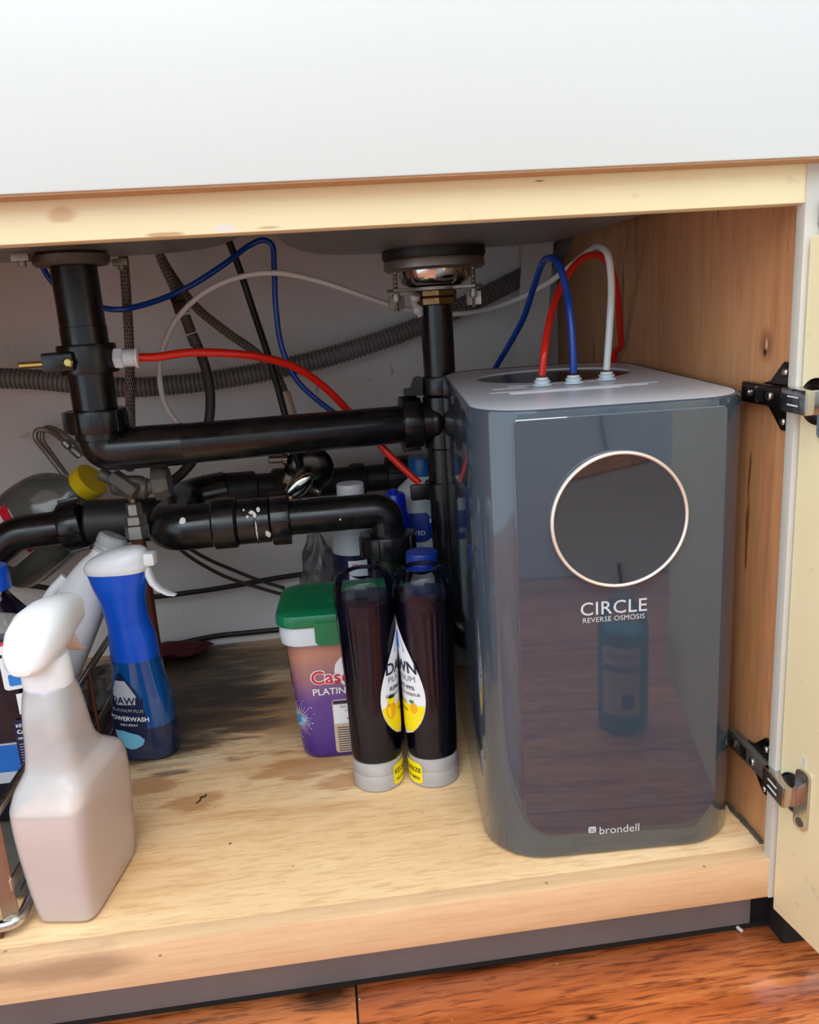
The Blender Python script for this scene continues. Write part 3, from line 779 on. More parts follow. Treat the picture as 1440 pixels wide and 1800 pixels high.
# white paint spilt on the couplings
CAMV = Vector((-0.3594, -0.577, 0.4897))
def splash(cx, cy, cz, r, pts, name='paint_splash'):
    """irregular thin dab wrapped on a pipe lying along X; pts = (dx along, angle offset deg)"""
    c = Vector((cx, cy, cz)); d = CAMV - c; a0 = math.atan2(d.z, d.y)
    V = []
    for rr in (r + 0.0002, r + 0.0007):
        for dx, da in pts:
            a = a0 + math.radians(da); V.append((cx + dx, cy + rr * math.cos(a), cz + rr * math.sin(a)))
    n = len(pts)
    return V, [tuple(range(n - 1, -1, -1)), tuple(range(n, 2 * n))] + [(i, (i + 1) % n, n + (i + 1) % n, n + i) for i in range(n)]
def dab(w, h, k=9):
    return [(w * math.cos(2 * PI * i / k) * random.uniform(0.6, 1.1), h * math.sin(2 * PI * i / k) * random.uniform(0.6, 1.1)) for i in range(k)]
for (cx, rr, w_, h_, da) in ((-0.4360, 0.0272, 0.0040, 13, -38), (-0.4490, 0.0280, 0.0010, 34, -25), (-0.4530, 0.0280, 0.0034, 7, 22), (-0.4450, 0.0280, 0.0030, 8, 26), (-0.4580, 0.0272, 0.0018, 5, 12),
                             (-0.4495, 0.0280, 0.0022, 10, 14), (-0.5330, 0.0272, 0.0050, 11, 14), (-0.4620, 0.0272, 0.0012, 4, 30), (-0.3500, 0.0212, 0.0012, 4, -20)):
    pts = [(x, y - da) for x, y in dab(w_, h_)]
    obj('paint_splash', splash(cx, EY, tz, rr, pts), 'splash', dr, angle=0)

# ---------------------------------------------------------------- saddle clamps
sc_ = thing('drain_saddle_clamp', 'black saddle clamp with yellow bolt around the thick vertical drain pipe', 'pipe clamp', (LX, LY, 0.446), world=True)
CR = PR + 0.0012
obj('band', ring_at([(CR, 0), (CR + 0.0055, 0.0006), (CR + 0.0060, 0.003), (CR + 0.0060, 0.029), (CR + 0.0055, 0.0315), (CR, 0.032)], (LX, LY, 0.4490), (LX, LY, 0.6), 36), 'abs', sc_)
obj('ear', join(box(LX - 0.038, LX - 0.006, LY - 0.0360, LY - 0.0265, 0.4545, 0.4745, 0.003), box(LX - 0.036, LX - 0.024, LY - 0.030, LY - 0.008, 0.4545, 0.4745, 0.003)), 'abs', sc_)
bo = obj('bolt', cyl((LX - 0.062, LY - 0.030, 0.4635), (LX - 0.034, LY - 0.030, 0.4635), 0.0033, 16, 0.0006), 'gold_bolt', sc_)
sub('bolt_head', join(lathe_at([(0.0052, 0), (0.0052, 0.002), (0.0035, 0.0035)], (LX - 0.0105, LY - 0.0358, 0.4635), (LX - 0.0105, LY - 0.06, 0.4635), 16)), 'gold_bolt', bo)
fp0 = (LX + 0.0290, LY - 0.006, 0.4640); fdir = Vector((1, -0.02, -0.04)).normalized()
def fpt(t): return tuple(Vector(fp0) + fdir * t)
ft = obj('quick_connect', join(lathe_at([(0.0095, 0), (0.0118, 0.002), (0.0118, 0.010), (0.0095, 0.0115)], fp0, fpt(1), 6), lathe_at([(0.0090, 0.010), (0.0096, 0.012), (0.0096, 0.0225), (0.0085, 0.0235)], fp0, fpt(1), 24)), 'fitting', sc_)
sub('release_collar', lathe_at([(0.0058, 0.0230), (0.0112, 0.0238), (0.0112, 0.0262), (0.0058, 0.0270)], fp0, fpt(1), 24), 'white_plastic', ft)
s2 = thing('drain_saddle_clamp', 'dark saddle clamp low on the thin vertical drain pipe where red tube ends', 'pipe clamp', (SX, SY, 0.285), world=True)
z2 = (-0.2211, 0.4050, 0.2721)[2]
obj('band', ring_at([(0.0214, 0), (0.0262, 0.0006), (0.0262, 0.0215), (0.0214, 0.022)], (SX, SY, z2 - 0.011), (SX, SY, 0.6), 36), 'abs', s2)
obj('ear', join(box(SX - 0.046, SX - 0.022, SY - 0.012, SY - 0.002, z2 - 0.010, z2 + 0.010, 0.003)), 'abs', s2)

# ---------------------------------------------------------------- tubes and hoses
def hose(name, pts, r, mat, label, cat='tube', seg=12, n=8, **k):
    return solo(name, tube(pts, r, seg, n, **k), mat, label, cat)
e = fpt(0.021)
hose('red_tube', [fpt(0.0275), fpt(0.045), (-0.5013, 0.3400, 0.4643), (-0.4595, 0.3500, 0.4605), (-0.4234, 0.3650, 0.4530), (-0.3864, 0.3850, 0.4378), (-0.3550, 0.4050, 0.4113), (-0.3261, 0.4180, 0.3765), (-0.3031, 0.4220, 0.3478), (-0.2768, 0.4180, 0.3149), (-0.2449, 0.4100, 0.2806)],
     0.0046, 'red', 'red tube arching from the white fitting down behind the black cross pipe', seg=14)
hose('blue_tube', [(-0.6956, 0.4920, 0.6081), (-0.6888, 0.4920, 0.5845), (-0.6773, 0.4920, 0.5562), (-0.6548, 0.4920, 0.5344), (-0.6225, 0.4800, 0.5226), (-0.5959, 0.4720, 0.5182), (-0.5583, 0.4700, 0.5240), (-0.5103, 0.4620, 0.5392), (-0.4640, 0.4750, 0.5650), (-0.4330, 0.4920, 0.5864), (-0.4146, 0.4920, 0.5922), (-0.4046, 0.4920, 0.5862), (-0.4046, 0.4920, 0.5587),
     (-0.4074, 0.4920, 0.5098), (-0.4046, 0.4920, 0.4579), (-0.3895, 0.4920, 0.4158), (-0.3637, 0.4920, 0.3862), (-0.3412, 0.4920, 0.3664), (-0.3307, 0.4920, 0.3564)], 0.0036, 'blue', 'long blue tube looping up to the sink beside the hanging black hose')
F1, F2, F3 = (-0.146, 0.183, 0.4150), (-0.115, 0.1825, 0.4150), (-0.079, 0.190, 0.4152)
hose('white_tube', [(-0.5218, 0.4400, 0.3386), (-0.5376, 0.4450, 0.3702), (-0.5530, 0.4500, 0.3972), (-0.5569, 0.4550, 0.4324), (-0.5479, 0.4500, 0.4667), (-0.5285, 0.4500, 0.4996), (-0.5001, 0.4500, 0.5248), (-0.4675, 0.4500, 0.5410), (-0.4328, 0.4550, 0.5493), (-0.3984, 0.4600, 0.5496), (-0.3607, 0.4700, 0.5412), (-0.3152, 0.4800, 0.5251), (-0.2718, 0.4900, 0.5080), (-0.2304, 0.5000, 0.4948),
     (-0.1813, 0.5000, 0.4874), (-0.1392, 0.4800, 0.4890), (-0.1045, 0.4500, 0.4991), (-0.0777, 0.4000, 0.5150), (-0.0599, 0.3550, 0.5336), (-0.0532, 0.3150, 0.5451), (-0.0653, 0.2450, 0.5445), (-0.0711, 0.2050, 0.5319), (-0.0720, 0.1950, 0.5060), (-0.0756, 0.1900, 0.4687), (F3[0], F3[1], F3[2] + 0.010)], 0.0035, 'white_tube',
     'white tube running across the back panel and down into the filter lid', seg=12)
hose('blue_tube', [(-0.1390, 0.4700, 0.3943), (-0.1296, 0.4600, 0.4166), (-0.1200, 0.4300, 0.4425), (-0.1121, 0.3800, 0.4769), (-0.1137, 0.3200, 0.5137), (-0.1183, 0.2700, 0.5336), (-0.1186, 0.2400, 0.5365), (-0.1190, 0.2100, 0.5275), (-0.1167, 0.1950, 0.5033), (-0.1152, 0.1870, 0.4712), (-0.1148, 0.1825, 0.4390), (F2[0], F2[1], F2[2] + 0.010)], 0.0036, 'blue',
     'short blue tube bent in a tight arch into the filter lid')
hose('red_tube', [(F1[0], F1[1], F1[2] + 0.010), (-0.1433, 0.1830, 0.4463), (-0.1306, 0.2050, 0.4775), (-0.1121, 0.2280, 0.5070), (-0.0923, 0.2450, 0.5277), (-0.0663, 0.2680, 0.5386), (-0.0430, 0.2880, 0.5330), (-0.0240, 0.3100, 0.5081), (-0.0104, 0.3350, 0.4704), (-0.0020, 0.3550, 0.4370), (-0.0040, 0.3660, 0.43), (-0.0040, 0.3690, 0.36)], 0.0036, 'red',
     'red tube arching from the filter lid down behind the filter')
cor = catmull([(-0.8136, 0.5600, 0.4440), (-0.7415, 0.5600, 0.4366), (-0.6763, 0.5600, 0.4251), (-0.6246, 0.5600, 0.4175), (-0.5638, 0.5600, 0.4163), (-0.4861, 0.5600, 0.4201), (-0.4228, 0.5600, 0.4274), (-0.3589, 0.5650, 0.4368), (-0.2932, 0.5750, 0.4510), (-0.2259, 0.5850, 0.4686), (-0.1578, 0.5900, 0.4922), (-0.1049, 0.6000, 0.5124), (-0.0548, 0.6120, 0.5324), (-0.0201, 0.6120, 0.5513), (0.0022, 0.6000, 0.5666), (0.0236, 0.5500, 0.5802)], 10)
PITCH = 0.0060
def ribs(s):
    t = (s / PITCH) % 1.0
    return 0.0138 if t < 0.55 else 0.0117
solo('corrugated_hose', tube(cor, 0.0136, 20, smooth=False, rfun=ribs, step=PITCH / 6), 'hose_grey', 'grey corrugated drain hose slung across the back of the cabinet', 'hose')
obj('leaning_strip', prism([(-0.0535, 0.5900, 0.5996)[0::2], (-0.0087, 0.5900, 0.5973)[0::2], (-0.0300, 0.5900, 0.3900)[0::2], (-0.0731, 0.5900, 0.3930)[0::2]], 0.004, Matrix(((1, 0, 0, 0), (0, 0, -1, 0.5925), (0, 1, 0, 0), (0, 0, 0, 1)))), 'back', cab)

def braided(name, pts, r, label, ends=()):
    P = catmull(pts, 10); P, L = resample(P, 0.004)
    t = thing(name, label, 'hose', tuple(P[-1]), world=True)
    g = tube(P, r, 14, smooth=False)
    o = obj('braid', g, 'braid', t)
    tube_uv(o, 14, len(P), L, 2 * PI * r * 3)
    for a, b, rr, mt, seg in ends:
        obj('crimp', lathe_at([(rr * 0.9, 0), (rr, 0.001), (rr, (Vector(b) - Vector(a)).length - 0.001), (rr * 0.9, (Vector(b) - Vector(a)).length)], a, b, seg), mt, t)
    return t
braided('braided_hose', [(-0.5891, 0.5000, 0.6000), (-0.5916, 0.5000, 0.5489), (-0.5974, 0.5000, 0.4790), (-0.6062, 0.5000, 0.4071), (-0.6126, 0.4900, 0.3417), (-0.6129, 0.4700, 0.3189)], 0.0060, 'upright braided steel hose just behind the thick vertical drain pipe')
braided('braided_hose', [(-0.5564, 0.5200, 0.6035), (-0.5392, 0.5200, 0.5623), (-0.5111, 0.5200, 0.5165), (-0.4748, 0.5200, 0.4816), (-0.4407, 0.5200, 0.4534), (-0.4208, 0.5200, 0.4281), (-0.4081, 0.5100, 0.3992), (-0.4009, 0.5000, 0.3616), (-0.3974, 0.4900, 0.3166)], 0.0058, 'slanting braided steel hose with a paper tag crossing behind the white loop',
        [((-0.4079, 0.5050, 0.3996), (-0.3993, 0.4950, 0.3606), 0.0078, 'label_tan', 16)])
hc = thing('supply_hose', 'dark supply hose with hex coupling hanging inside the white loop', 'hose', (-0.5490, 0.4700, 0.3007), world=True)
P = catmull([(-0.5480, 0.4900, 0.5976), (-0.5391, 0.4900, 0.5660), (-0.5311, 0.4900, 0.5416), (-0.5269, 0.4900, 0.5309)], 8); P, L = resample(P, 0.004)
o = obj('braid', tube(P, 0.0058, 14, smooth=False), 'braid', hc); tube_uv(o, 14, len(P), L, 0.11)
obj('hex_coupling', join(lathe_at([(0.007, 0), (0.0098, 0.001), (0.0098, 0.013), (0.0085, 0.014)], (-0.5304, 0.4900, 0.5367), (-0.5268, 0.4900, 0.5205), 6), lathe_at([(0.0085, 0.014), (0.0098, 0.015), (0.0098, 0.027), (0.007, 0.028)], (-0.5304, 0.4900, 0.5367), (-0.5268, 0.4900, 0.5205), 6)), 'dark_nickel', hc)
obj('crimp', join(cyl((-0.5223, 0.4900, 0.5062), (-0.5172, 0.4900, 0.4847), 0.0068, 16, 0.0008), cyl((-0.5167, 0.4900, 0.4825), (-0.5127, 0.4900, 0.4694), 0.0074, 16, 0.0008)), 'grimy', hc)
obj('rubber_hose', tube([(-0.5150, 0.4900, 0.4796), (-0.5079, 0.4900, 0.4555), (-0.5028, 0.4900, 0.4261), (-0.5039, 0.4900, 0.3931), (-0.5116, 0.4850, 0.3607), (-0.5279, 0.4750, 0.3297), (-0.5464, 0.4700, 0.3095), (-0.5620, 0.4600, 0.2993)], 0.0064, 14), 'grey_rubber_hose', hc)
hose('black_hose', [(-0.4603, 0.5000, 0.6021), (-0.4492, 0.5000, 0.5617), (-0.4371, 0.5000, 0.5081), (-0.4237, 0.4850, 0.4536), (-0.4145, 0.4750, 0.4100), (-0.4068, 0.4650, 0.3663), (-0.4002, 0.4650, 0.3285), (-0.3960, 0.4700, 0.3030)], 0.0044, 'black_rubber', 'thin black hose hanging straight down to the chrome shut-off valve', 'hose')
for dx, nm in ((0, 'upper'), (9, 'lower')):
    pass
hose('thin_cable', [(-0.5889, 0.5000, 0.2328), (-0.5627, 0.5200, 0.1948), (-0.5373, 0.5400, 0.1671), (-0.5098, 0.5600, 0.1435), (-0.4797, 0.5700, 0.1231), (-0.4402, 0.5800, 0.1013)], 0.0026, 'grey_rubber_hose', 'thin grey cable, upper of the pair sloping below the return bend', 'cable', 8)
hose('thin_cable', [(-0.5879, 0.4900, 0.2266), (-0.5678, 0.5100, 0.1916), (-0.5445, 0.5300, 0.1624), (-0.5178, 0.5500, 0.1361), (-0.4839, 0.5600, 0.1162), (-0.4405, 0.5700, 0.0939)], 0.0026, 'grey_rubber_hose', 'thin grey cable, lower of the pair sloping below the return bend', 'cable', 8)
hose('black_cable', [(-0.8677, 0.6000, 0.1488), (-0.8055, 0.6000, 0.1354), (-0.7352, 0.6000, 0.1147), (-0.6540, 0.6000, 0.1018), (-0.5865, 0.6000, 0.1021), (-0.5179, 0.6000, 0.1061), (-0.4615, 0.6000, 0.1113), (-0.3874, 0.6000, 0.1158)], 0.0040, 'black_rubber', 'black cable strung halfway up the back panel towards the green lidded tub', 'cable', 10)
hose('black_cable', [(-0.7267, 0.6280, -0.0045), (-0.6555, 0.6280, 0.0067), (-0.6110, 0.6280, 0.0114), (-0.5574, 0.6280, 0.0170), (-0.5041, 0.6280, 0.0170), (-0.4503, 0.6280, 0.0169), (-0.3598, 0.6280, 0.0148)], 0.0042, 'black_rubber', 'black cable lying along the foot of the back panel', 'cable', 10)
# coiled thin metal cable on the far side
cl = thing('metal_cable_loop', 'thin bent metal cable loop leaning on the back panel above the yellow cap', 'cable', (-0.7048, 0.5000, 0.2788), world=True)
obj('cable', join(tube([(-0.7238, 0.5700, 0.2960), (-0.7468, 0.5800, 0.3303), (-0.7634, 0.5900, 0.3559), (-0.7588, 0.5900, 0.3652), (-0.7444, 0.5900, 0.3633), (-0.7256, 0.5800, 0.3512), (-0.7119, 0.5700, 0.3371)], 0.0036, 10),
                  tube([(-0.7203, 0.5800, 0.2871), (-0.7423, 0.5900, 0.3242), (-0.7579, 0.6000, 0.3525), (-0.7509, 0.6000, 0.3665), (-0.7293, 0.5900, 0.3613), (-0.7096, 0.5800, 0.3451), (-0.6941, 0.5700, 0.3276)], 0.0032, 10)), 'zinc', cl)
obj('crimp', join(cyl((-0.7199, 0.5700, 0.3490), (-0.7136, 0.5700, 0.3405), 0.0056, 14, 0.0008), cyl((-0.7109, 0.5700, 0.3386), (-0.7005, 0.5700, 0.3265), 0.0060, 14, 0.0008)), 'zinc', cl)
obj('cable_tail', prism([(-0.7877, 0.5900, 0.3579)[0::2], (-0.7633, 0.5900, 0.3656)[0::2], (-0.7632, 0.5900, 0.3575)[0::2], (-0.7766, 0.5900, 0.3554)[0::2]], 0.002, Matrix(((1, 0, 0, 0), (0, 0, -1, 0.592), (0, 1, 0, 0), (0, 0, 0, 1)))), 'zinc', cl)

# ---------------------------------------------------------------- shut-off valves
va = thing('shutoff_valve', 'grimy old shut-off valve with stacked hex fittings on a copper riser', 'valve', ((-0.5943, 0.3650, 0.2330)[0], 0.365, 0.0), world=True)
vz = (-0.5835, 0.3650, 0.3188)
obj('valve_body', join(cyl((-0.6103, 0.3650, 0.3211), (-0.5690, 0.3650, 0.3107), 0.0125, 14, 0.003), cyl((-0.6091, 0.3650, 0.3291), (-0.5804, 0.3500, 0.3095), 0.0110, 6, 0.003), cyl((-0.5852, 0.3650, 0.3067), (-0.5824, 0.3650, 0.3268), 0.0115, 12, 0.002), cyl((-0.6226, 0.3700, 0.3333), (-0.6053, 0.3670, 0.3230), 0.0075, 12, 0.001), cyl((-0.5734, 0.3650, 0.3125), (-0.5619, 0.3650, 0.3156), 0.0085, 14, 0.001)), 'grimy', va)
obj('valve_handle', join(lathe_at([(0.010, 0), (0.0215, 0.003), (0.0225, 0.012), (0.018, 0.020), (0.008, 0.022)], (-0.5643, 0.3650, 0.3171), (-0.5300, 0.3650, 0.3196), 9)), 'grimy', va)
x0 = (-0.5894, 0.3650, 0.2816)[0]
def vstack(name, ya, yb, r, seg, mt):
    za, zb = (ya, yb)
    obj(name, lathe_at([(r * 0.86, 0), (r, 0.0012), (r, abs(za - zb) - 0.0012), (r * 0.86, abs(za - zb))], (x0, 0.365, min(za, zb)), (x0, 0.365, 1.0), seg), mt, va)
zz = [(-0.5856, 0.3650, 0.3087)[2], (-0.5874, 0.3650, 0.2959)[2], (-0.5894, 0.3650, 0.2816)[2], (-0.5910, 0.3650, 0.2706)[2], (-0.5934, 0.3650, 0.2534)[2]]
vstack('stem', zz[0], zz[1], 0.0055, 16, 'old_chrome')
vstack('hex_nut', zz[1], zz[2], 0.0092, 6, 'zinc')
vstack('hex_nut', zz[2], zz[3], 0.0128, 6, 'zinc')
vstack('hex_nut', zz[3], zz[4], 0.0140, 6, 'zinc')
obj('riser', cyl((x0, 0.365, 0.0005), (x0, 0.365, zz[4]), 0.0080, 18), 'copper', va)

vb = thing('shutoff_valve', 'chrome shut-off valve with oval handle above the trap arm', 'valve', (-0.4055, 0.4700, 0.2590), world=True)
vc = Vector((-0.3958, 0.4800, 0.2833))
obj('escutcheon', lathe_at([(0.012, 0), (0.031, 0.002), (0.033, 0.005), (0.028, 0.010), (0.014, 0.014)], (vc.x + 0.012, 0.492, vc.z + 0.014), (vc.x + 0.008, 0.40, vc.z + 0.008), 36), 'dark_nickel', vb)
obj('valve_body', join(cyl((vc.x - 0.002, 0.505, vc.z), (vc.x - 0.004, 0.462, vc.z), 0.0105, 18, 0.002), cyl((vc.x - 0.002, 0.492, vc.z - 0.004), (-0.3979, 0.4900, 0.3104), 0.0082, 16, 0.001),
                       cyl((-0.4195, 0.4850, 0.2898), (-0.4001, 0.4850, 0.2788), 0.0080, 8, 0.002)), 'old_chrome', vb)
hm = Matrix.Translation((-0.3991, 0.4520, 0.2823)) @ R(math.radians(90), 'X') @ R(math.radians(40), 'Z')
hd = obj('oval_handle', xf(Loft([(0.0, 0.020, 0.009, 2), (0.003, 0.0245, 0.0125, 2), (0.008, 0.0235, 0.0115, 2), (0.012, 0.016, 0.006, 2)], 40).geo(n=10), hm @ R(0, 'X')), 'chrome', vb)
sub('handle_screw', xf(lathe([(0.0036, 0), (0.0036, 0.0145), (0.002, 0.0152)], 16), hm), 'black', hd)
obj('lever_tip', cyl((-0.3844, 0.4700, 0.2743), (-0.3721, 0.4650, 0.2680), 0.0045, 14, 0.001), 'old_chrome', vb)
obj('outlet', join(cyl((-0.4370, 0.4900, 0.3136), (-0.4099, 0.4900, 0.3130), 0.0052, 14, 0.001), cyl((-0.4185, 0.4820, 0.3143), (-0.4110, 0.4820, 0.3136), 0.0075, 14, 0.001)), 'old_chrome', vb)

# ---------------------------------------------------------------- water filter
RA, RB, ZT = 0.1190, 0.1725, 0.4105
ro = thing('water_filter', 'glossy slate grey reverse osmosis water filter with round dial and silver lid', 'water filter', (-0.1160, 0.2050, 0.0006), math.radians(-3.0))
RI = (Matrix.Translation((-0.1160, 0.2050, 0.0006)) @ R(math.radians(-3.0), 'Z')).inverted()
def ztop(y): return ZT + 0.030 * (y + RB)          # the lid rises a little to the back
def rr3(ins, z, top=False, r=0.055, k=12):
    return [(x * (1 - 0.075 * (y + RB) / (2 * RB)), y, (ztop(y) + z) if top else z) for x, y in rrect(RA - ins, RB - ins, max(r - ins, 0.01), k)]
obj('body', skin([rr3(0.006, 0.0), rr3(0.002, 0.0014), rr3(0.0, 0.0054), rr3(0.0, 0.10), rr3(0.0, 0.30), rr3(0.0, -0.004, True), rr3(0.0006, -0.0015, True), rr3(0.002, -0.0004, True), rr3(0.0035, -0.0008, True), rr3(0.0042, -0.003, True)]), 'ro_body', ro)
outer = []
ring0 = rr3(0.0046, -0.0010, True)
for p, q in zip(ring0, ring0[1:] + ring0[:1]):
    k_ = max(1, int((Vector(q) - Vector(p)).length / 0.005))
    outer += [tuple(Vector(p).lerp(Vector(q), i / k_)) for i in range(k_)]
hc_ = RI @ Vector((-0.1120, 0.2680, 0)); hx, hy, ha, hb = hc_.x + 0.002, hc_.y, 0.0830, 0.0620
def wel(f, a, dz): x, y = hx + f * ha * math.cos(a), hy + f * hb * math.sin(a); return (x, y, ztop(y) + dz)
angs = [math.atan2((p[1] - hy) / hb, (p[0] - hx) / ha) for p in outer]
inner = [wel(1, a, -0.0008) for a in angs]
skirt = [(p[0], p[1], p[2] - 0.005) for p in outer]
mid = [tuple(Vector(a).lerp(Vector(b), 0.5)) for a, b in zip(outer, inner)]
lid = obj('lid', skin([skirt, outer, mid, inner, [wel(0.988, a, -0.0035) for a in angs]], caps=False), 'ro_lid', ro)
sub('lid_well', skin([[wel(f, 2 * PI * j / 64, dz) for j in range(64)] for f, dz in ((0.992, -0.0022), (0.985, -0.028), (0.93, -0.0295))]), 'ro_hole', lid)
for F in (F1, F2, F3):
    L_ = RI @ Vector(F); q0 = (L_.x, L_.y, ztop(L_.y) - 0.0008); q1 = (L_.x, L_.y, 1)
    c = obj('tube_fitting', lathe_at([(0.0060, 0), (0.0092, 0.0004), (0.0095, 0.0020), (0.0072, 0.0026), (0.0068, 0.0038), (0.0080, 0.0042), (0.0080, 0.0054), (0.0056, 0.0060), (0.0042, 0.0060)], q0, q1, 28), 'fitting', ro)
    sub('release_ring', lathe_at([(0.0042, 0.0058), (0.0062, 0.0062), (0.0060, 0.0080), (0.0042, 0.0084)], q0, q1, 24), 'white_plastic', c)
def lid_line(x0, x1, y, hw=0.0004):
    V = [(x, yy, ztop(yy) - 0.0008 + h) for h in (0, 0.0003) for x, yy in ((x0, y - hw), (x1, y - hw), (x1, y + hw), (x0, y + hw))]
    return V, [(3, 2, 1, 0), (4, 5, 6, 7), (0, 1, 5, 4), (1, 2, 6, 5), (2, 3, 7, 6), (3, 0, 4, 7)]
ly = -0.052
obj('printed_lines', join(lid_line(-0.085, 0.075, ly, 0.0006), *[lid_line(-0.068, 0.035, ly - 0.007 - 0.0032 * i, 0.0006) for i in range(4)], *[lid_line(0.035, 0.062, ly - 0.0072 - 0.0032 * i, 0.0005) for i in range(2)],
                              lid_line(-0.078, -0.045, ly + 0.026, 0.0004), lid_line(-0.06, 0.045, ly + 0.040, 0.0003)), 'lid_print', ro, angle=0)
# glossy front cover: flat face with rounded lower corners, slightly proud
fxa, fxb, fz0, fz1 = -RA + 0.032, RA - 0.032, 0.0250, ZT - 0.007
def cover_ring(ins, y, rb=0.030):
    out = []
    for cx, cz, a0, r_ in ((fxb - rb, fz0 + rb, -90, rb), (fxb - 0.004, fz1 - 0.004, 0, 0.004), (fxa + 0.004, fz1 - 0.004, 90, 0.004), (fxa + rb, fz0 + rb, 180, rb)):
        for i in range(9):
            t = math.radians(a0 + 90 * i / 8); rr = max(r_ - ins, 0.0008); out.append((cx + rr * math.cos(t), y, cz + rr * math.sin(t)))
    return out
YA = -RB
fc = obj('front_cover', skin([cover_ring(0.0, YA + 0.0002), cover_ring(0.0, YA - 0.0012), cover_ring(0.0008, YA - 0.0018)]), 'ro_front', ro)
yf = YA - 0.0018
def onface(P): v = RI @ Vector(P); return v.x, v.z
DX, DZ = onface((-0.1297, 0.0315, 0.3171)); DX *= 0.5; DR = 0.0545
md = Matrix(((1, 0, 0, DX), (0, 0, -1, yf - 0.0002), (0, 1, 0, DZ), (0, 0, 0, 1)))   # local z points out of the front
dial = obj('dial', xf(lathe([(DR, 0.0), (DR, 0.0040)] + [(DR * t, 0.0040 - 0.0036 * (1 - t * t)) for t in (0.98, 0.9, 0.8, 0.7, 0.6, 0.5, 0.4, 0.3, 0.2, 0.1, 0.0)], 96), md), 'ro_disc', ro, angle=60)
sub('dial_ring', xf(skin([[((DR + 0.0012 + 0.0016 * math.cos(q)) * math.cos(2 * PI * j / 96), (DR + 0.0012 + 0.0016 * math.cos(q)) * math.sin(2 * PI * j / 96), 0.0030 + 0.0026 * math.sin(q)) for j in range(96)] for q in [2 * PI * i / 12 for i in range(13)]], caps=False), md), 'ring', dial)
def front_text(s, P, size, **k):
    g = text_geo(s, size, **k); x, z = onface(P)
    return [(x + a, yf - 0.0003, z + b) for a, b, c in g[0]], g[1]
obj('lettering', front_text('CIRCLE', (-0.1314, 0.0310, 0.2356), 0.0166, xs=1.03, bold=0.004, spacing=1.05), 'print', ro, angle=0)['label'] = 'silver CIRCLE lettering'
obj('lettering', front_text('REVERSE OSMOSIS', (-0.1314, 0.0310, 0.2290), 0.0064, spacing=1.04), 'print', ro, angle=0)['label'] = 'small silver REVERSE OSMOSIS lettering'
obj('lettering', front_text('brondell', (-0.1262, 0.0310, 0.0236), 0.0112), 'print', ro, angle=0)['label'] = 'small silver brondell lettering'
gx, gz = onface((-0.1512, 0.0310, 0.0289))
obj('emblem', join(prism(rrect(0.0034, 0.0031, 0.0012, 3), 0.0002, Matrix(((1, 0, 0, gx), (0, 0, -1, yf - 0.0001), (0, 1, 0, gz), (0, 0, 0, 1))))), 'print', ro, angle=0)
obj('emblem_line', join(tube([(gx - 0.0022, yf - 0.0004, gz + 0.0020), (gx - 0.0005, yf - 0.0004, gz - 0.0002), (gx + 0.0024, yf - 0.0004, gz - 0.0022)], 0.0003, 6), tube([(gx - 0.0018, yf - 0.0004, gz - 0.0020), (gx + 0.0, yf - 0.0004, gz), (gx + 0.0022, yf - 0.0004, gz + 0.0018)], 0.0003, 6)), 'ro_front', ro)

# ---------------------------------------------------------------- milky trigger sprayer in front
sp = thing('spray_bottle', 'milky white trigger spray bottle half full of peach liquid, standing in front', 'spray bottle', (-0.6090, 0.0850, 0.0006), math.radians(80))
body = Loft([(0.0, 0.046, 0.0235, 7), (0.003, 0.050, 0.0262, 7), (0.030, 0.0535, 0.0285, 7), (0.085, 0.0560, 0.0325, 6.5), (0.108, 0.0550, 0.0335, 6.0), (0.120, 0.0500, 0.0325, 5.0, 0.002),
             (0.129, 0.041, 0.0285, 4.2, 0.0), (0.137, 0.034, 0.0245, 4.0, -0.003), (0.150, 0.0290, 0.0228, 3.6, -0.006), (0.185, 0.0265, 0.0205, 3.0, -0.007), (0.202, 0.0225, 0.0195, 2.4, -0.007), (0.212, 0.0170, 0.0170, 2.0, -0.007)], 64)
b_ = obj('bottle', body.geo(n=60), 'hdpe', sp)
obj('liquid', body.geo(0.0015, 0.105, 30, off=-0.0012), 'pink_liquid', sp)
obj('collar', xf(lathe([(0.0165, 0.204), (0.0200, 0.2045), (0.0205, 0.208), (0.0200, 0.228), (0.0185, 0.231), (0.014, 0.2315)], 36), T(-0.007, 0, 0)), 'white_plastic', sp)
hs = [(-0.0455, 0.2360, 0.0020, 0.003), (-0.0440, 0.2370, 0.0085, 0.010), (-0.0380, 0.2400, 0.0150, 0.0165), (-0.026, 0.2460, 0.0200, 0.0205), (-0.010, 0.2500, 0.0225, 0.0225), (0.010, 0.2525, 0.0215, 0.0205),
      (0.026, 0.2530, 0.0190, 0.0175), (0.040, 0.2530, 0.0160, 0.0150), (0.046, 0.2530, 0.0150, 0.0142), (0.0475, 0.2530, 0.0120, 0.0120)]
rings = []
for u, zc, hh, hw in hs:
    rings.append([(u, y, zc + z) for y, z in superell(hw, hh, 2.6, 40)])
obj('trigger_head', skin(rings), 'white_plastic', sp)
obj('head_neck', Loft([(0.2305, 0.017, 0.0165, 2.4, -0.007), (0.238, 0.0165, 0.0155, 2.6, -0.005), (0.252, 0.018, 0.014, 2.6, 0.0)], 36).geo(n=10), 'white_plastic', sp)
obj('nozzle', join(cyl((0.0475, 0, 0.254), (0.058, 0, 0.254), 0.0095, 8, 0.001), cyl((0.058, 0, 0.254), (0.060, 0, 0.254), 0.0055, 16)), 'white_plastic', sp)
trg = []
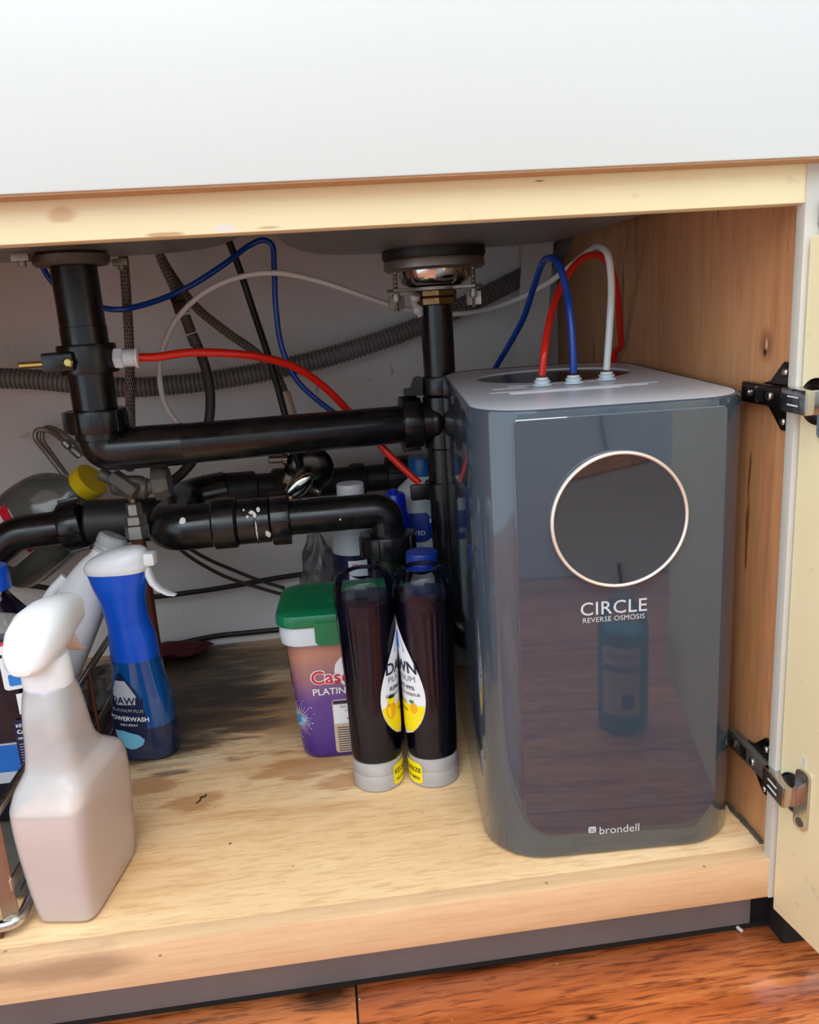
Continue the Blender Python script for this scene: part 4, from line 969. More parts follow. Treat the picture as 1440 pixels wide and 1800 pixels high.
for u, z, hw, th in ((0.026, 0.252, 0.0075, 0.0035), (0.030, 0.242, 0.0080, 0.0032), (0.033, 0.230, 0.0085, 0.0028), (0.038, 0.220, 0.0085, 0.0025), (0.047, 0.213, 0.0080, 0.0022), (0.054, 0.211, 0.0065, 0.0015)):
    trg.append([(u + a, y, z + a * 0.4) for y, a in superell(hw, th, 2.5, 16)])
obj('trigger', skin(trg), plain('peach_trigger', rgb(222, 196, 186), 0.4), sp)

# ---------------------------------------------------------------- blue dish spray
pw = thing('dish_spray_bottle', 'blue dish spray bottle with royal blue sleeve and white trigger cap', 'spray bottle', (-0.6010, 0.3190, 0.0006), math.radians(-8))
PL = Loft([(0.0, 0.030, 0.022, 2.8), (0.004, 0.0345, 0.0255, 2.8), (0.035, 0.0360, 0.0270, 2.7), (0.070, 0.0345, 0.0260, 2.6), (0.105, 0.0295, 0.0235, 2.4), (0.128, 0.0262, 0.0220, 2.3)], 60)
pb = obj('bottle', PL.geo(0.043, 0.128, 30), 'pw_shell', pw)
obj('liquid', PL.geo(0.0, 0.043, 16), 'pw_liquid', pw)
SL = Loft([(0.124, 0.0272, 0.0230, 2.3), (0.146, 0.0265, 0.0225, 2.2), (0.166, 0.0240, 0.0210, 2.1, -0.002), (0.190, 0.0252, 0.0208, 2.2, -0.004), (0.212, 0.0305, 0.0215, 2.4, -0.005), (0.229, 0.0345, 0.0215, 2.5, -0.005)], 60)
sl = obj('sleeve', SL.geo(n=30), 'pw_sleeve', pw)
sub('grip_ridge', join(*[SL.text((tube([(x, y, 0) for x, y in pts], 0.0006, 6)), -80, 0.170, 0.0) for pts in ([(-0.012, 0.018), (-0.014, 0.006), (-0.004, 0.0), (0.012, 0.001)], [(-0.014, 0.026), (-0.004, 0.031), (0.010, 0.028)])]), 'pw_sleeve', sl)
HD = Loft([(0.2285, 0.0355, 0.0225, 2.5, -0.005), (0.2335, 0.0368, 0.0232, 2.5, -0.005), (0.2365, 0.0360, 0.0228, 2.5, -0.005), (0.244, 0.0325, 0.0205, 2.4, -0.001), (0.2505, 0.0245, 0.0165, 2.3, 0.006), (0.2545, 0.0150, 0.0110, 2.2, 0.012), (0.2555, 0.006, 0.005, 2.0, 0.014)], 48)
obj('cap', HD.geo(n=16), 'white_plastic', pw)
obj('nozzle', xf(box(0.024, 0.041, -0.0085, 0.0085, 0.2330, 0.2485, 0.004), T(0, 0, 0)), 'white_plastic', pw)
tg = []
for u, z, hw, th in ((0.028, 0.236, 0.007, 0.004), (0.030, 0.222, 0.007, 0.004), (0.033, 0.212, 0.0068, 0.0036), (0.039, 0.204, 0.0065, 0.003), (0.050, 0.1975, 0.006, 0.0026), (0.057, 0.1955, 0.004, 0.0018)):
    tg.append([(u + a, y, z + a * 0.5) for y, a in superell(hw, th, 2.5, 16)])
obj('trigger', skin(tg), 'white_plastic', pw)
LD = -108
obj('label', PL.patch([(0.004, 0.004, 0.0), (0.015, 0.014, 0.006), (0.020, 0.020, 0.020), (0.021, 0.021, 0.045), (0.019, 0.014, 0.070), (0.014, 0.004, 0.085), (0.008, -0.004, 0.096)], LD, 0.016, 0.0004), 'label_navy', pw)
obj('swoosh', PL.patch([(0.003, 0.003, 0.0), (0.013, 0.013, 0.005), (0.017, 0.016, 0.012), (0.019, 0.010, 0.018), (0.020, -0.008, 0.024)], LD, 0.018, 0.0008), 'label_pale', pw)
obj('emblem', PL.patch([(0.012, 0.012, 0.0), (0.017, 0.012, 0.010), (0.016, 0.006, 0.020), (0.012, 0.0, 0.029)], LD, 0.074, 0.0008), 'label_silver', pw)
for s, z, sz, mt, bd in (('DAWN', 0.075, 0.0120, 'label_navy', 0.02), ('PLATINUM PLUS', 0.0655, 0.0052, 'label_silver', 0.0), ('POWERWASH', 0.0545, 0.0076, 'label_white', 0.02), ('DISH SPRAY', 0.0480, 0.0040, 'label_white', 0.0)):
    obj('lettering', PL.text(text_geo(s, sz, bold=bd), LD, z, 0.0012, slant=-0.08), mt, pw, angle=0)

# ---------------------------------------------------------------- detergent tub
tb = thing('detergent_tub', 'purple dishwasher detergent tub with green hinged lid and white rim', 'tub', (-0.3560, 0.2960, 0.0006), math.radians(-3))
def rl(a0, b0, z, r=0.024, k=7): return [(x, y, z) for x, y in rrect(a0, b0, r, k)]
class RLoft(Loft):
    def ring(s, z, off=0.0):
        a, b, n, cx, cy = s.par(z)
        return [(x + cx, y + cy, z) for x, y in rrect(a + off, b + off, n, 7)]
TL = RLoft([(0.0, 0.0560, 0.0400, 0.020), (0.004, 0.0590, 0.0430, 0.022), (0.08, 0.0630, 0.0470, 0.023), (0.150, 0.0665, 0.0500, 0.024)], 32)
TL.N = len(TL.ring(0.0))
obj('tub', TL.geo(n=16), 'tub', tb)
obj('rim', skin([rl(0.0672, 0.0507, 0.142), rl(0.0705, 0.0540, 0.1445), rl(0.0715, 0.0550, 0.156), rl(0.0705, 0.0540, 0.168), rl(0.0690, 0.0525, 0.1695)]), plain('white_rim', rgb(206, 214, 222), 0.35, sss=0.2, sss_r=0.004), tb)
gl_ = obj('hinged_lid', skin([rl(0.0725, 0.0560, 0.166), rl(0.0738, 0.0573, 0.168), rl(0.0738, 0.0573, 0.176), rl(0.0725, 0.0560, 0.1795), rl(0.0690, 0.0525, 0.1812), rl(0.055, 0.04, 0.1818)]), 'green', tb)
sub('thumb_tab', skin([[(x, -0.0572 - y, z) for x, y in ((-0.030 + i, 0), (0.040 - i, 0), (0.040 - i, 0.0024), (-0.030 + i, 0.0024))] for i, z in ((0.004, 0.1455), (0.0, 0.150), (0.0, 0.172))]), 'green', gl_)
sub('thumb_dish', xf(lathe([(0.028, 0.0), (0.027, 0.0010), (0.022, 0.0004), (0.0, 0.0002)], 40), T(0.012, -0.014, 0.1817) @ Matrix.Diagonal((1, 0.55, 1, 1))), 'green', gl_)
g = text_geo('OPEN', 0.009)
sub('lettering', ([(0.012 + x, -0.018 + y, 0.1828) for x, y, z in g[0]], g[1]), 'green', gl_, angle=0)
FD = -90
def tubtext(s, u, z, size, mt, deg=FD, off=0.0010, **k):
    return obj('lettering', TL.text(text_geo(s, size, **k), deg, z, off, u0=u), mt, tb, angle=0)
tub_disc = TL.patch([(0.001, 0.001, 0.0), (0.013, 0.013, 0.004), (0.020, 0.020, 0.013), (0.022, 0.022, 0.022), (0.020, 0.020, 0.031), (0.013, 0.013, 0.039), (0.001, 0.001, 0.043)], -80, 0.088, 0.0004)
obj('round_print', tub_disc, 'label_white', tb)
tubtext('Cascade', -0.0405, 0.0960, 0.0225, 'label_white', align='LEFT', bold=0.06, off=0.0008)
tubtext('Cascade', -0.0405, 0.0960, 0.0225, 'label_red', align='LEFT', bold=0.012, off=0.0014)
tubtext('PLATINUM', -0.0400, 0.0820, 0.0115, 'label_white', align='LEFT', bold=0.012)
tubtext('Cascade', 0.0, 0.092, 0.020, 'label_red', deg=180, bold=0.012)
tubtext('PLATINUM PLUS', 0.0, 0.079, 0.0088, 'label_white', deg=180)
obj('side_print', TL.patch([(0.030, 0.030, 0.0), (0.030, 0.030, 0.060)], 180, 0.084, 0.0003), 'tub_dark', tb)
pn = obj('info_panel', TL.patch(round_outline(0.030, 0.068, 0.003), FD, 0.0065, 0.0004, nu=20).__class__((TL.patch([(0.018, 0.040, 0.0), (0.0195, 0.040, 0.002), (0.0195, 0.040, 0.066), (0.018, 0.040, 0.068)], FD, 0.0065, 0.0004, nu=20))), 'label_tan', tb)
obj('info_head', TL.patch([(0.0185, 0.039, 0.0), (0.0185, 0.039, 0.004)], FD, 0.069, 0.0008, nu=16), 'label_navy', tb)
obj('info_box', TL.patch([(0.0185, 0.039, 0.0), (0.0185, 0.039, 0.024)], FD, 0.0440, 0.0007, nu=16), 'label_white', tb)
for i, (s, sz) in enumerate((('ADD 1 ACTIONPAC', 0.0036), ('FOR 1 LOAD', 0.0036))):
    tubtext(s, 0.005, 0.0640 - 0.0050 * i, sz, 'label_navy')
obj('pac_outline', TL.text(tube([(-0.008, 0.0, 0), (0.0, 0.006, 0), (0.010, 0.004, 0), (0.004, -0.004, 0), (-0.008, 0.0, 0)], 0.0004, 6), FD, 0.050, 0.0010, u0=0.004), 'label_navy', tb)
rows_ = [TL.patch([(0.016, w_ - 0.016, 0.0), (0.016, w_ - 0.016, 0.0010)], FD, 0.0385 - 0.0030 * i, 0.0008, nu=10) for i, w_ in enumerate((0.040, 0.030, 0.036, 0.042, 0.042, 0.041, 0.043, 0.043, 0.030, 0.036, 0.030))]
obj('printed_lines', join(*rows_), 'label_navy', tb, angle=0)
# sparkling pac printed on the corner
spk = []
for k in range(46):
    a = random.uniform(0, 2 * PI); q = random.uniform(0.009, 0.026)
    spk.append(TL.patch([(0.0004, 0.0004, 0.0), (0.0007, 0.0007, 0.0007), (0.0004, 0.0004, 0.0014)], -147, 0.050 + q * math.sin(a), 0.0007, nu=2, nv=2) if False else
               ([TL.surf(-147, q * math.cos(a) + dx, 0.050 + q * math.sin(a) + dz, 0.0008) for dx, dz in ((-0.0006, 0), (0, -0.0006), (0.0006, 0), (0, 0.0006))], [(0, 1, 2, 3)]))
for k in range(30):
    a = 2 * PI * k / 30; q0, q1 = 0.006, random.uniform(0.012, 0.022); c, s = math.cos(a), math.sin(a)
    spk.append(([TL.surf(-147, q * c - o_ * s, 0.050 + q * s + o_ * c, 0.0008) for q, o_ in ((q0, -0.0003), (q1, -0.0001), (q1, 0.0001), (q0, 0.0003))], [(0, 1, 2, 3)]))
obj('sparkle_print', join(*spk), 'label_white', tb, angle=0)
obj('pac_print', ([TL.surf(-147, u, 0.050 + z, 0.0012) for u, z in ((-0.010, 0.007), (-0.004, -0.010), (0.009, -0.001), (0.011, 0.001), (0.002, 0.004))], [(0, 1, 2, 3, 4)]), 'label_pale', tb, angle=0)
obj('pac_print', ([TL.surf(-147, u, 0.050 + z, 0.0015) for u, z in ((-0.008, 0.004), (-0.003, -0.007), (0.002, -0.002), (0.001, 0.002))], [(0, 1, 2, 3)]), 'label_sky', tb, angle=0)

# ---------------------------------------------------------------- the two upside-down soap bottles
def soap(loc, rotz, face, label, half):
    """stands on its frosted cap; the wall is pinched into pleats on the face turned to the viewer; label on the flank"""
    t = thing('dish_soap_bottle', label, 'soap bottle', loc, rotz, group='pair of upside-down dark soap bottles')
    def pleat(p, th):
        x, y, z = p
        d = (math.degrees(th) - face + 180) % 360 - 180
        k = math.exp(-(d / 26.0) ** 2) * max(0.0, min(1.0, (z - 0.085) / 0.05)) * max(0.0, min(1.0, (0.205 - z) / 0.02))
        s_ = math.sin(math.radians(d) * (34 + 60 * max(0, 0.2 - z)))
        q = 1 + 0.011 * k * s_
        return (x * q, y * q, z)
    B = Loft([(0.029, 0.0255, 0.0250, 2.1), (0.036, 0.0268, 0.0258, 2.1), (0.060, 0.0272, 0.0258, 2.2), (0.100, 0.0275, 0.0255, 2.3), (0.150, 0.0290, 0.0275, 2.3), (0.190, 0.0310, 0.0305, 2.3), (0.212, 0.0318, 0.0315, 2.3),
              (0.226, 0.0305, 0.0302, 2.3), (0.234, 0.0270, 0.0268, 2.2), (0.2385, 0.0215, 0.0213, 2.1), (0.2390, 0.0190, 0.0188, 2.0)], 168, pleat)
    rings = [B.ring(z) for z in [0.029 + 0.21 * i / 56 for i in range(57)]]
    for f, dz in ((0.8, -0.0015), (0.6, -0.005), (0.3, -0.0075), (0.12, -0.0068), (0.02, -0.0060)):
        rings.append([(0.0188 * f * math.cos(2 * PI * j / 168), 0.0188 * f * math.sin(2 * PI * j / 168), 0.2390 + dz) for j in range(168)])
    obj('bottle', skin(rings), 'pet', t)
    obj('soap', B.geo(0.030, 0.210, 40, off=-0.0011), 'navy_liquid', t)
    cp = obj('flat_cap', lathe([(0.0255, 0.0), (0.0272, 0.001), (0.0275, 0.004), (0.0272, 0.0165), (0.0268, 0.0175), (0.0272, 0.0185), (0.0270, 0.0300), (0.0262, 0.0325), (0.0240, 0.0330)], 48), 'frost', t)
    sub('spout', lathe([(0.012, 0.002), (0.012, 0.026), (0.018, 0.0285)], 24), 'hdpe', cp)
    H0, H1 = 0.057, 0.198
    lo = oval_outline(0.0300, H1 - H0, 0.62, 22)
    lo = [(a, b, h) for a, b, h in lo]
    obj('label', B.patch(lo, half, H0, 0.0010, nu=20, nv=44), 'label_white', t)
    def clipped(h0, h1): return [(a - 0.0006, b - 0.0006, h) for a, b, h in lo if h0 - 0.003 <= h <= h1 + 0.003 and a > 0.001]
    ye = clipped(0.0, 0.036)
    obj('label_foot', B.patch(ye, half, H0, 0.0014, nu=20, nv=16), 'label_yellow', t)
    for s, z, sz, mt, bd in (('DAWN', 0.1320, 0.0178, 'label_navy', 0.02), ('PLATINUM', 0.1225, 0.0092, 'label_grey', 0.0), ('REMOVES 99%', 0.1130, 0.0064, 'label_navy', 0.012), ('GREASE & FOOD RESIDUE', 0.1065, 0.0043, 'label_navy', 0.01), ('LEMON', 0.0960, 0.0048, 'label_navy', 0.0), ('VERBENA', 0.0870, 0.0046, 'label_navy', 0.0)):
        obj('lettering', B.text(text_geo(s, sz, bold=bd, xs=0.86 if s == 'DAWN' else 1.0), half, z, 0.0016), mt, t, angle=0)
    for sgn in (-1, 1):
        obj('wave_print', ([B.surf(half, sgn * u, z, 0.0014) for u, z in ((0.0015, 0.157), (0.012, 0.154), (0.011, 0.160), (0.006, 0.172), (0.0015, 0.178))], [(0, 1, 2, 3, 4)]), 'label_sky', t, angle=0)
    def chick(u, z, pts, mt, off=0.0016): return obj('fruit_print', ([B.surf(half, u + a, z + b, off) for a, b in pts], [tuple(range(len(pts)))]), mt, t, angle=0)
    ov = lambda a, b, n=14: [(a * math.cos(2 * PI * i / n), b * math.sin(2 * PI * i / n)) for i in range(n)]
    chick(-0.0190, 0.092, ov(0.0060, 0.0105), 'label_orange')
    chick(-0.0185, 0.1035, ov(0.0048, 0.0050), 'label_yellow', 0.0018)
    chick(-0.0180, 0.1070, ov(0.0042, 0.0020), 'black', 0.0020)
    chick(0.0170, 0.0920, ov(0.0042, 0.0060), 'label_orange')
    chick(0.0150, 0.0995, ov(0.0028, 0.0018), 'label_green', 0.0018)
    CAP = Loft([(0.0, 0.0272, 0.0272, 2), (0.0335, 0.0272, 0.0272, 2)], 72)
    obj('cap_sticker', CAP.patch(round_outline(0.0215, 0.0245, 0.005), half, 0.0035, 0.0008, nu=18, nv=14), 'label_yellow', t)
    for s, z, sz in (('EZ-SQUEEZE', 0.0170, 0.0072), ('NO FLIP NO MESS', 0.0085, 0.0046)):
        obj('lettering', CAP.text(text_geo(s, sz, bold=0.01), half, z, 0.0013), 'black', t, angle=0)
    return t
soap((-0.3335, 0.2010, 0.0006), 0, -112, 'dark soap bottle resting on its frosted cap, in front of the green lidded tub', -12)
soap((-0.2730, 0.1965, 0.0006), 0, -80, 'dark soap bottle resting on its frosted cap, next to the grey water filter', -168)

# ---------------------------------------------------------------- bottles at the back
def round_bottle(name, label, loc, prof, body_mat, cap_prof, cap_mat, cat='bottle', rotz=0.0, liquid=None):
    t = thing(name, label, cat, loc, rotz)
    obj('bottle', lathe(prof, 40), body_mat, t)
    c = obj('cap', lathe(cap_prof, 36), cap_mat, t)
    if liquid: obj('liquid', lathe(liquid[0], 40), liquid[1], t)
    return t, c
def flat_on(loc, prof_r, z0, z1, deg, half_w, mat, t, off=0.0006, name='label'):
    L_ = Loft([(z0 - 0.001, prof_r, prof_r, 2), (z1 + 0.001, prof_r, prof_r, 2)], 60)
    obj(name, L_.patch([(half_w, half_w, 0.0), (half_w, half_w, z1 - z0)], deg, z0, off), mat, t); return L_
pA = (-0.2597, 0.2850, 0.2243)
t1, c1_ = round_bottle('rinse_bottle', 'clear bottle with flat blue screw cap standing behind the soap bottles', (-0.2640, 0.2680, 0.0006),
    [(0.019, 0), (0.022, 0.003), (0.022, 0.170), (0.0215, 0.195), (0.0185, 0.2075), (0.0155, 0.212), (0.0155, 0.216)], 'pet',
    [(0.0165, 0.2135), (0.0175, 0.2140), (0.0178, 0.2310), (0.0170, 0.2330), (0.0, 0.2334)], 'blue_cap', liquid=([(0.019, 0.002), (0.0208, 0.004), (0.0208, 0.165), (0.019, 0.166)], 'navy_liquid'))
sub('cap_seam', lathe([(0.0179, 0.2195), (0.01815, 0.2200), (0.01815, 0.2205), (0.0179, 0.2210)], 36), 'blue_cap', c1_)
hB = (-0.3311, 0.5000, 0.2698)
wb = thing('bleach_bottle', 'translucent bottle with white ribbed cap and dark label behind the trap elbow', 'bottle', (hB[0], 0.50, 0.0006), 0.3)
zb = hB[2]
obj('bottle', lathe([(0.029, 0), (0.032, 0.004), (0.032, zb - 0.092), (0.031, zb - 0.080), (0.027, zb - 0.055), (0.020, zb - 0.03), (0.0165, zb - 0.022), (0.0165, zb - 0.01)], 44), 'milky', wb)
obj('cap', lathe([(0.0185, zb - 0.020), (0.0192, zb - 0.019), (0.0192, zb - 0.002), (0.0180, zb), (0.0, zb + 0.0002)], 40), 'white_plastic', wb)
BL = Loft([(0.02, 0.0322, 0.0322, 2), (zb - 0.093, 0.0322, 0.0322, 2)], 60)
obj('label', BL.geo(0.03, zb - 0.095, 4, off=0.0003), 'label_navy', wb)
obj('label_patch', BL.patch([(0.013, 0.013, 0.0), (0.013, 0.013, 0.03)], -105, zb - 0.132, 0.0010), 'label_white', wb)
obj('lettering', BL.text(text_geo('FILL', 0.009, bold=0.02), -105, zb - 0.113, 0.0016), 'label_red', wb, angle=0)
obj('neck_band', lathe([(0.0205, zb - 0.040), (0.0245, zb - 0.0475), (0.0250, zb - 0.046), (0.0215, zb - 0.037)], 40), 'bright_blue_cap', wb)
jB = (-0.2452, 0.4550, 0.2166)
mj = thing('concentrated_bleach_jug', 'milky white jug with dark blue label and blue cap, behind the low saddle clamp', 'jug', (-0.2300, 0.500, 0.0006), 0.0)
zj = (-0.2473, 0.5000, 0.2851)[2]
JL = Loft([(0.0, 0.046, 0.040, 2.6), (0.004, 0.050, 0.044, 2.6), (zj - 0.085, 0.050, 0.044, 2.5), (zj - 0.055, 0.047, 0.041, 2.4), (zj - 0.030, 0.036, 0.033, 2.2), (zj - 0.015, 0.020, 0.020, 2.0), (zj - 0.008, 0.0165, 0.0165, 2.0)], 56)
obj('jug', JL.geo(n=40), 'milky', mj)
obj('cap', lathe([(0.0175, zj - 0.012), (0.0190, zj - 0.011), (0.0190, zj + 0.012), (0.0180, zj + 0.0140), (0.0, zj + 0.0142)], 36), plain('teal_blue_cap', rgb(14, 92, 156), 0.35), mj)
obj('label', JL.patch([(0.030, 0.010, 0.0), (0.036, 0.022, 0.008), (0.036, 0.022, 0.028), (0.036, 0.012, 0.040)], -110, zj - 0.096, 0.0008, nu=18), 'blue_cap', mj)
obj('lettering', JL.text(text_geo('CONCENTRATED', 0.0085, align='RIGHT', bold=0.01), -110, zj - 0.086, 0.0014, u0=0.010), 'label_white', mj, angle=0)
obj('label_square', JL.patch([(0.003, 0.003, 0.0), (0.003, 0.003, 0.006)], -85, zj - 0.070, 0.0014, nu=3, nv=3), 'label_white', mj)
bs = (-0.2806, 0.4200, 0.2554)
bt = thing('blue_flip_bottle', 'small bottle with bright blue flip cap squeezed beside the milky jug', 'bottle', (bs[0] + 0.003, 0.432, 0.0006), 0.2)
zf = (-0.2788, 0.4320, 0.2654)[2]
obj('bottle', Loft([(0.0, 0.020, 0.020, 2), (0.003, 0.023, 0.023, 2), (zf - 0.085, 0.024, 0.024, 2), (zf - 0.06, 0.021, 0.021, 2), (zf - 0.048, 0.0165, 0.0165, 2)], 40).geo(n=16), 'white_plastic', bt)
obj('flip_cap', lathe([(0.0195, zf - 0.058), (0.0205, zf - 0.056), (0.0200, zf - 0.035), (0.0165, zf - 0.022), (0.0155, zf - 0.004), (0.0135, zf), (0.006, zf + 0.0006), (0.006, zf + 0.005), (0.0, zf + 0.0055)], 36), plain('bright_royal_cap', rgb(10, 40, 190), 0.3), bt)
film = thing('film_bag', 'crumpled clear plastic bag behind the green lidded tub', 'bag', ((-0.3865, 0.5700, 0.1653)[0], 0.585, 0.0006))
zg = (-0.3717, 0.5800, 0.1788)[2]
fr_ = []
for i in range(17):
    z = zg * i / 16; ring = []
    for j in range(28):
        a = 2 * PI * j / 28; r_ = (0.026 + 0.006 * math.sin(3 * a + z * 60) + 0.003 * math.sin(7 * a - z * 110)) * (1.0 if i < 13 else 1 - 0.16 * (i - 12))
        ring.append((r_ * math.cos(a), r_ * 0.7 * math.sin(a), z))
    fr_.append(ring)
obj('film', skin(fr_), 'bag', film)

# ---------------------------------------------------------------- rack and what stands on it
rk = thing('sliding_rack', 'flat bar metal pull-out rack at the cabinet side behind the spray bottle', 'rack', (-0.80, 0.25, 0.0006), world=True)
RX = -0.6520
obj('post', join(xf(box(-0.0065, 0.0065, -0.0012, 0.0012, 0.010, 0.118, 0.0008), T(RX - 0.006, 0.0330, 0) @ R(0.3, 'Z'))), 'old_chrome', rk)
obj('post', cyl((RX, 0.305, 0.012), (RX, 0.305, 0.116), 0.0026, 14), 'copper', rk)
obj('post', cyl((RX, 0.500, 0.012), (RX, 0.500, 0.116), 0.0026, 14), 'old_chrome', rk)
obj('top_rail', join(box(RX - 0.0012, RX + 0.0012, 0.032, 0.500, 0.112, 0.1185, 0.0006), box(RX - 0.006, RX - 0.0045, 0.032, 0.500, 0.112, 0.1165, 0.0004)), 'old_chrome', rk)
obj('side_rail', box(RX - 0.0010, RX + 0.0010, 0.030, 0.500, 0.044, 0.054, 0.0006), 'chrome', rk)
obj('side_rail', box(RX - 0.0010, RX + 0.0010, 0.030, 0.500, 0.0105, 0.0145, 0.0006), 'chrome', rk)
obj('base_rail', join(tube([(-0.95, 0.0300, 0.012), (-0.70, 0.0300, 0.012), (RX - 0.012, 0.0300, 0.012), (RX - 0.003, 0.0320, 0.013), (RX, 0.040, 0.013), (RX, 0.06, 0.013)], 0.0048, 14)), 'chrome', rk)
obj('runner', box(-0.95, RX - 0.014, 0.0285, 0.0315, 0.0008, 0.0095, 0.0006), 'copper', rk)
obj('tray', box(-0.95, RX + 0.002, 0.075, 0.500, 0.0040, 0.0075, 0.001), 'grimy', rk)
obj('tray_lip', box(RX + 0.0022, RX + 0.0042, 0.075, 0.500, 0.0008, 0.0125, 0.0006), 'grimy', rk)
for k in range(3):
    obj('tray_ridge', box(RX - 0.03 + 0.012 * k, RX - 0.028 + 0.012 * k, 0.08, 0.495, 0.0075, 0.0090), 'grimy', rk)

ZR = 0.0093
dj = thing('dish_soap_jug', 'large dark blue refill jug with bright blue cap standing on the rack', 'jug', (-0.7050, 0.2250, ZR), 0.0)
zc = (-0.6937, 0.2250, 0.2483)[2] - ZR
DL = Loft([(0.0, 0.040, 0.034, 3.0), (0.005, 0.045, 0.038, 3.0), (0.10, 0.0460, 0.039, 3.0), (zc - 0.075, 0.0455, 0.0385, 2.9), (zc - 0.045, 0.041, 0.035, 2.6), (zc - 0.018, 0.024, 0.022, 2.2), (zc - 0.004, 0.0160, 0.0160, 2.0), (zc + 0.004, 0.0155, 0.0155, 2.0)], 64)
obj('jug', DL.geo(n=44), 'pet', dj)
obj('soap', DL.geo(0.002, zc - 0.060, 36, off=-0.0014), 'navy_liquid', dj)
ccap = obj('cap', lathe([(0.0175, zc + 0.0005), (0.0195, zc + 0.001), (0.0195, zc + 0.021), (0.0180, zc + 0.024), (0.0, zc + 0.0246)], 40), 'bright_blue_cap', dj)
obj('band', DL.geo(0.058, 0.088, 6, off=0.0004), plain('bright_band', rgb(14, 96, 176), 0.3, coat=0.2), dj)
obj('band', DL.geo(0.046, 0.058, 4, off=0.0006), 'label_silver', dj)
obj('band', DL.geo(0.088, 0.0895, 2, off=0.0006), 'label_silver', dj)
JD = -52
obj('label', DL.patch(round_outline(0.017, 0.012, 0.002), JD, 0.183, 0.0006), 'label_white', dj)
obj('label_strip', DL.patch([(0.017, 0.017, 0.0), (0.017, 0.017, 0.0036)], JD, 0.1915, 0.0010), 'label_red', dj)
obj('label_photo', DL.patch([(0.009, 0.010, 0.0), (0.009, 0.010, 0.0055)], JD, 0.1848, 0.0010), 'black', dj)
obj('label', DL.patch(round_outline(0.017, 0.034, 0.003), JD, 0.146, 0.0006), 'label_white', dj)
for z in (0.1650, 0.1500):
    obj('pictogram', DL.patch(round_outline(0.0055, 0.0125, 0.002), JD, z, 0.0010, nu=6, nv=8).__class__(([DL.surf(JD, u - 0.006, z + v, 0.0010) for u, v in [(x, y + 0.0062) for x, y in rrect(0.0058, 0.0062, 0.002, 3)]], [tuple(range(16))])), 'label_sky', dj)
obj('printed_lines', join(*[DL.patch([(-0.003, 0.015, 0.0), (-0.003, 0.015, 0.0008)], JD, 0.150 + 0.0030 * i, 0.0010, nu=5, nv=1) for i in range(9)]), 'label_grey', dj, angle=0)
obj('blank_patch', DL.patch([(0.008, 0.012, 0.0), (0.008, 0.012, 0.022)], JD, 0.119, 0.0006), 'label_white', dj)
obj('caution_panel', DL.patch(round_outline(0.016, 0.052, 0.003), JD, 0.062, 0.0010), 'label_navy', dj)
for s, z, sz, bd in (('KEEP OUT', 0.1060, 0.0046, 0.02), ('CAUTION:', 0.0990, 0.0056, 0.03), ('FIRST AID', 0.0925, 0.0034, 0.01)):
    obj('lettering', DL.text(text_geo(s, sz, align='LEFT', bold=bd), JD, z, 0.0014, u0=-0.0135), 'label_white', dj, angle=0)
obj('printed_lines', join(*[DL.patch([(0.0135, 0.012, 0.0), (0.0135, 0.012, 0.0007)], JD, 0.066 + 0.0030 * i, 0.0014, nu=6, nv=1) for i in range(8)]), 'label_silver', dj, angle=0)

# tilted white jug
jn, jb = Vector((-0.6250, 0.3730, 0.2612)), Vector((-0.7354, 0.3470, 0.0510))
jd = (jn - jb).normalized(); jb = jn - jd * 0.2750
jx = (Vector((1, 0, 0)) - jd * jd.x).normalized()
jq = Matrix((jx, jd.cross(jx), jd)).transposed().to_euler()
wj = thing('white_jug', 'white plastic jug with handle ridge leaning over on the rack behind the milky sprayer', 'jug', tuple(jb), rot=jq)
WL = Loft([(0.012, 0.025, 0.021, 2.6), (0.017, 0.029, 0.025, 2.6), (0.06, 0.0310, 0.0265, 2.5), (0.145, 0.0315, 0.0265, 2.4), (0.198, 0.0285, 0.0235, 2.2, 0.002), (0.233, 0.0215, 0.0195, 2.1, 0.005), (0.246, 0.0170, 0.0170, 2.0, 0.007), (0.254, 0.0168, 0.0168, 2.0, 0.008)], 48)
obj('jug', WL.geo(n=40), 'white_plastic', wj)
obj('screw_neck', xf(lathe([(0.0174, 0.0), (0.0180, 0.002), (0.0173, 0.004), (0.0183, 0.006), (0.0173, 0.009), (0.0183, 0.012), (0.0178, 0.020), (0.015, 0.0225), (0.0, 0.0228)], 32), T(0.008, 0, 0.252)), 'hdpe', wj)
obj('handle_ridge', tube([(-0.030, -0.004, 0.11), (-0.036, -0.006, 0.14), (-0.035, -0.006, 0.180), (-0.026, -0.004, 0.208)], 0.0055, 12), 'white_plastic', wj)
obj('yellow_edge', tube([(-0.0345, 0.004, 0.09), (-0.041, 0.004, 0.13), (-0.039, 0.004, 0.165)], 0.0030, 10), 'label_tan', wj)

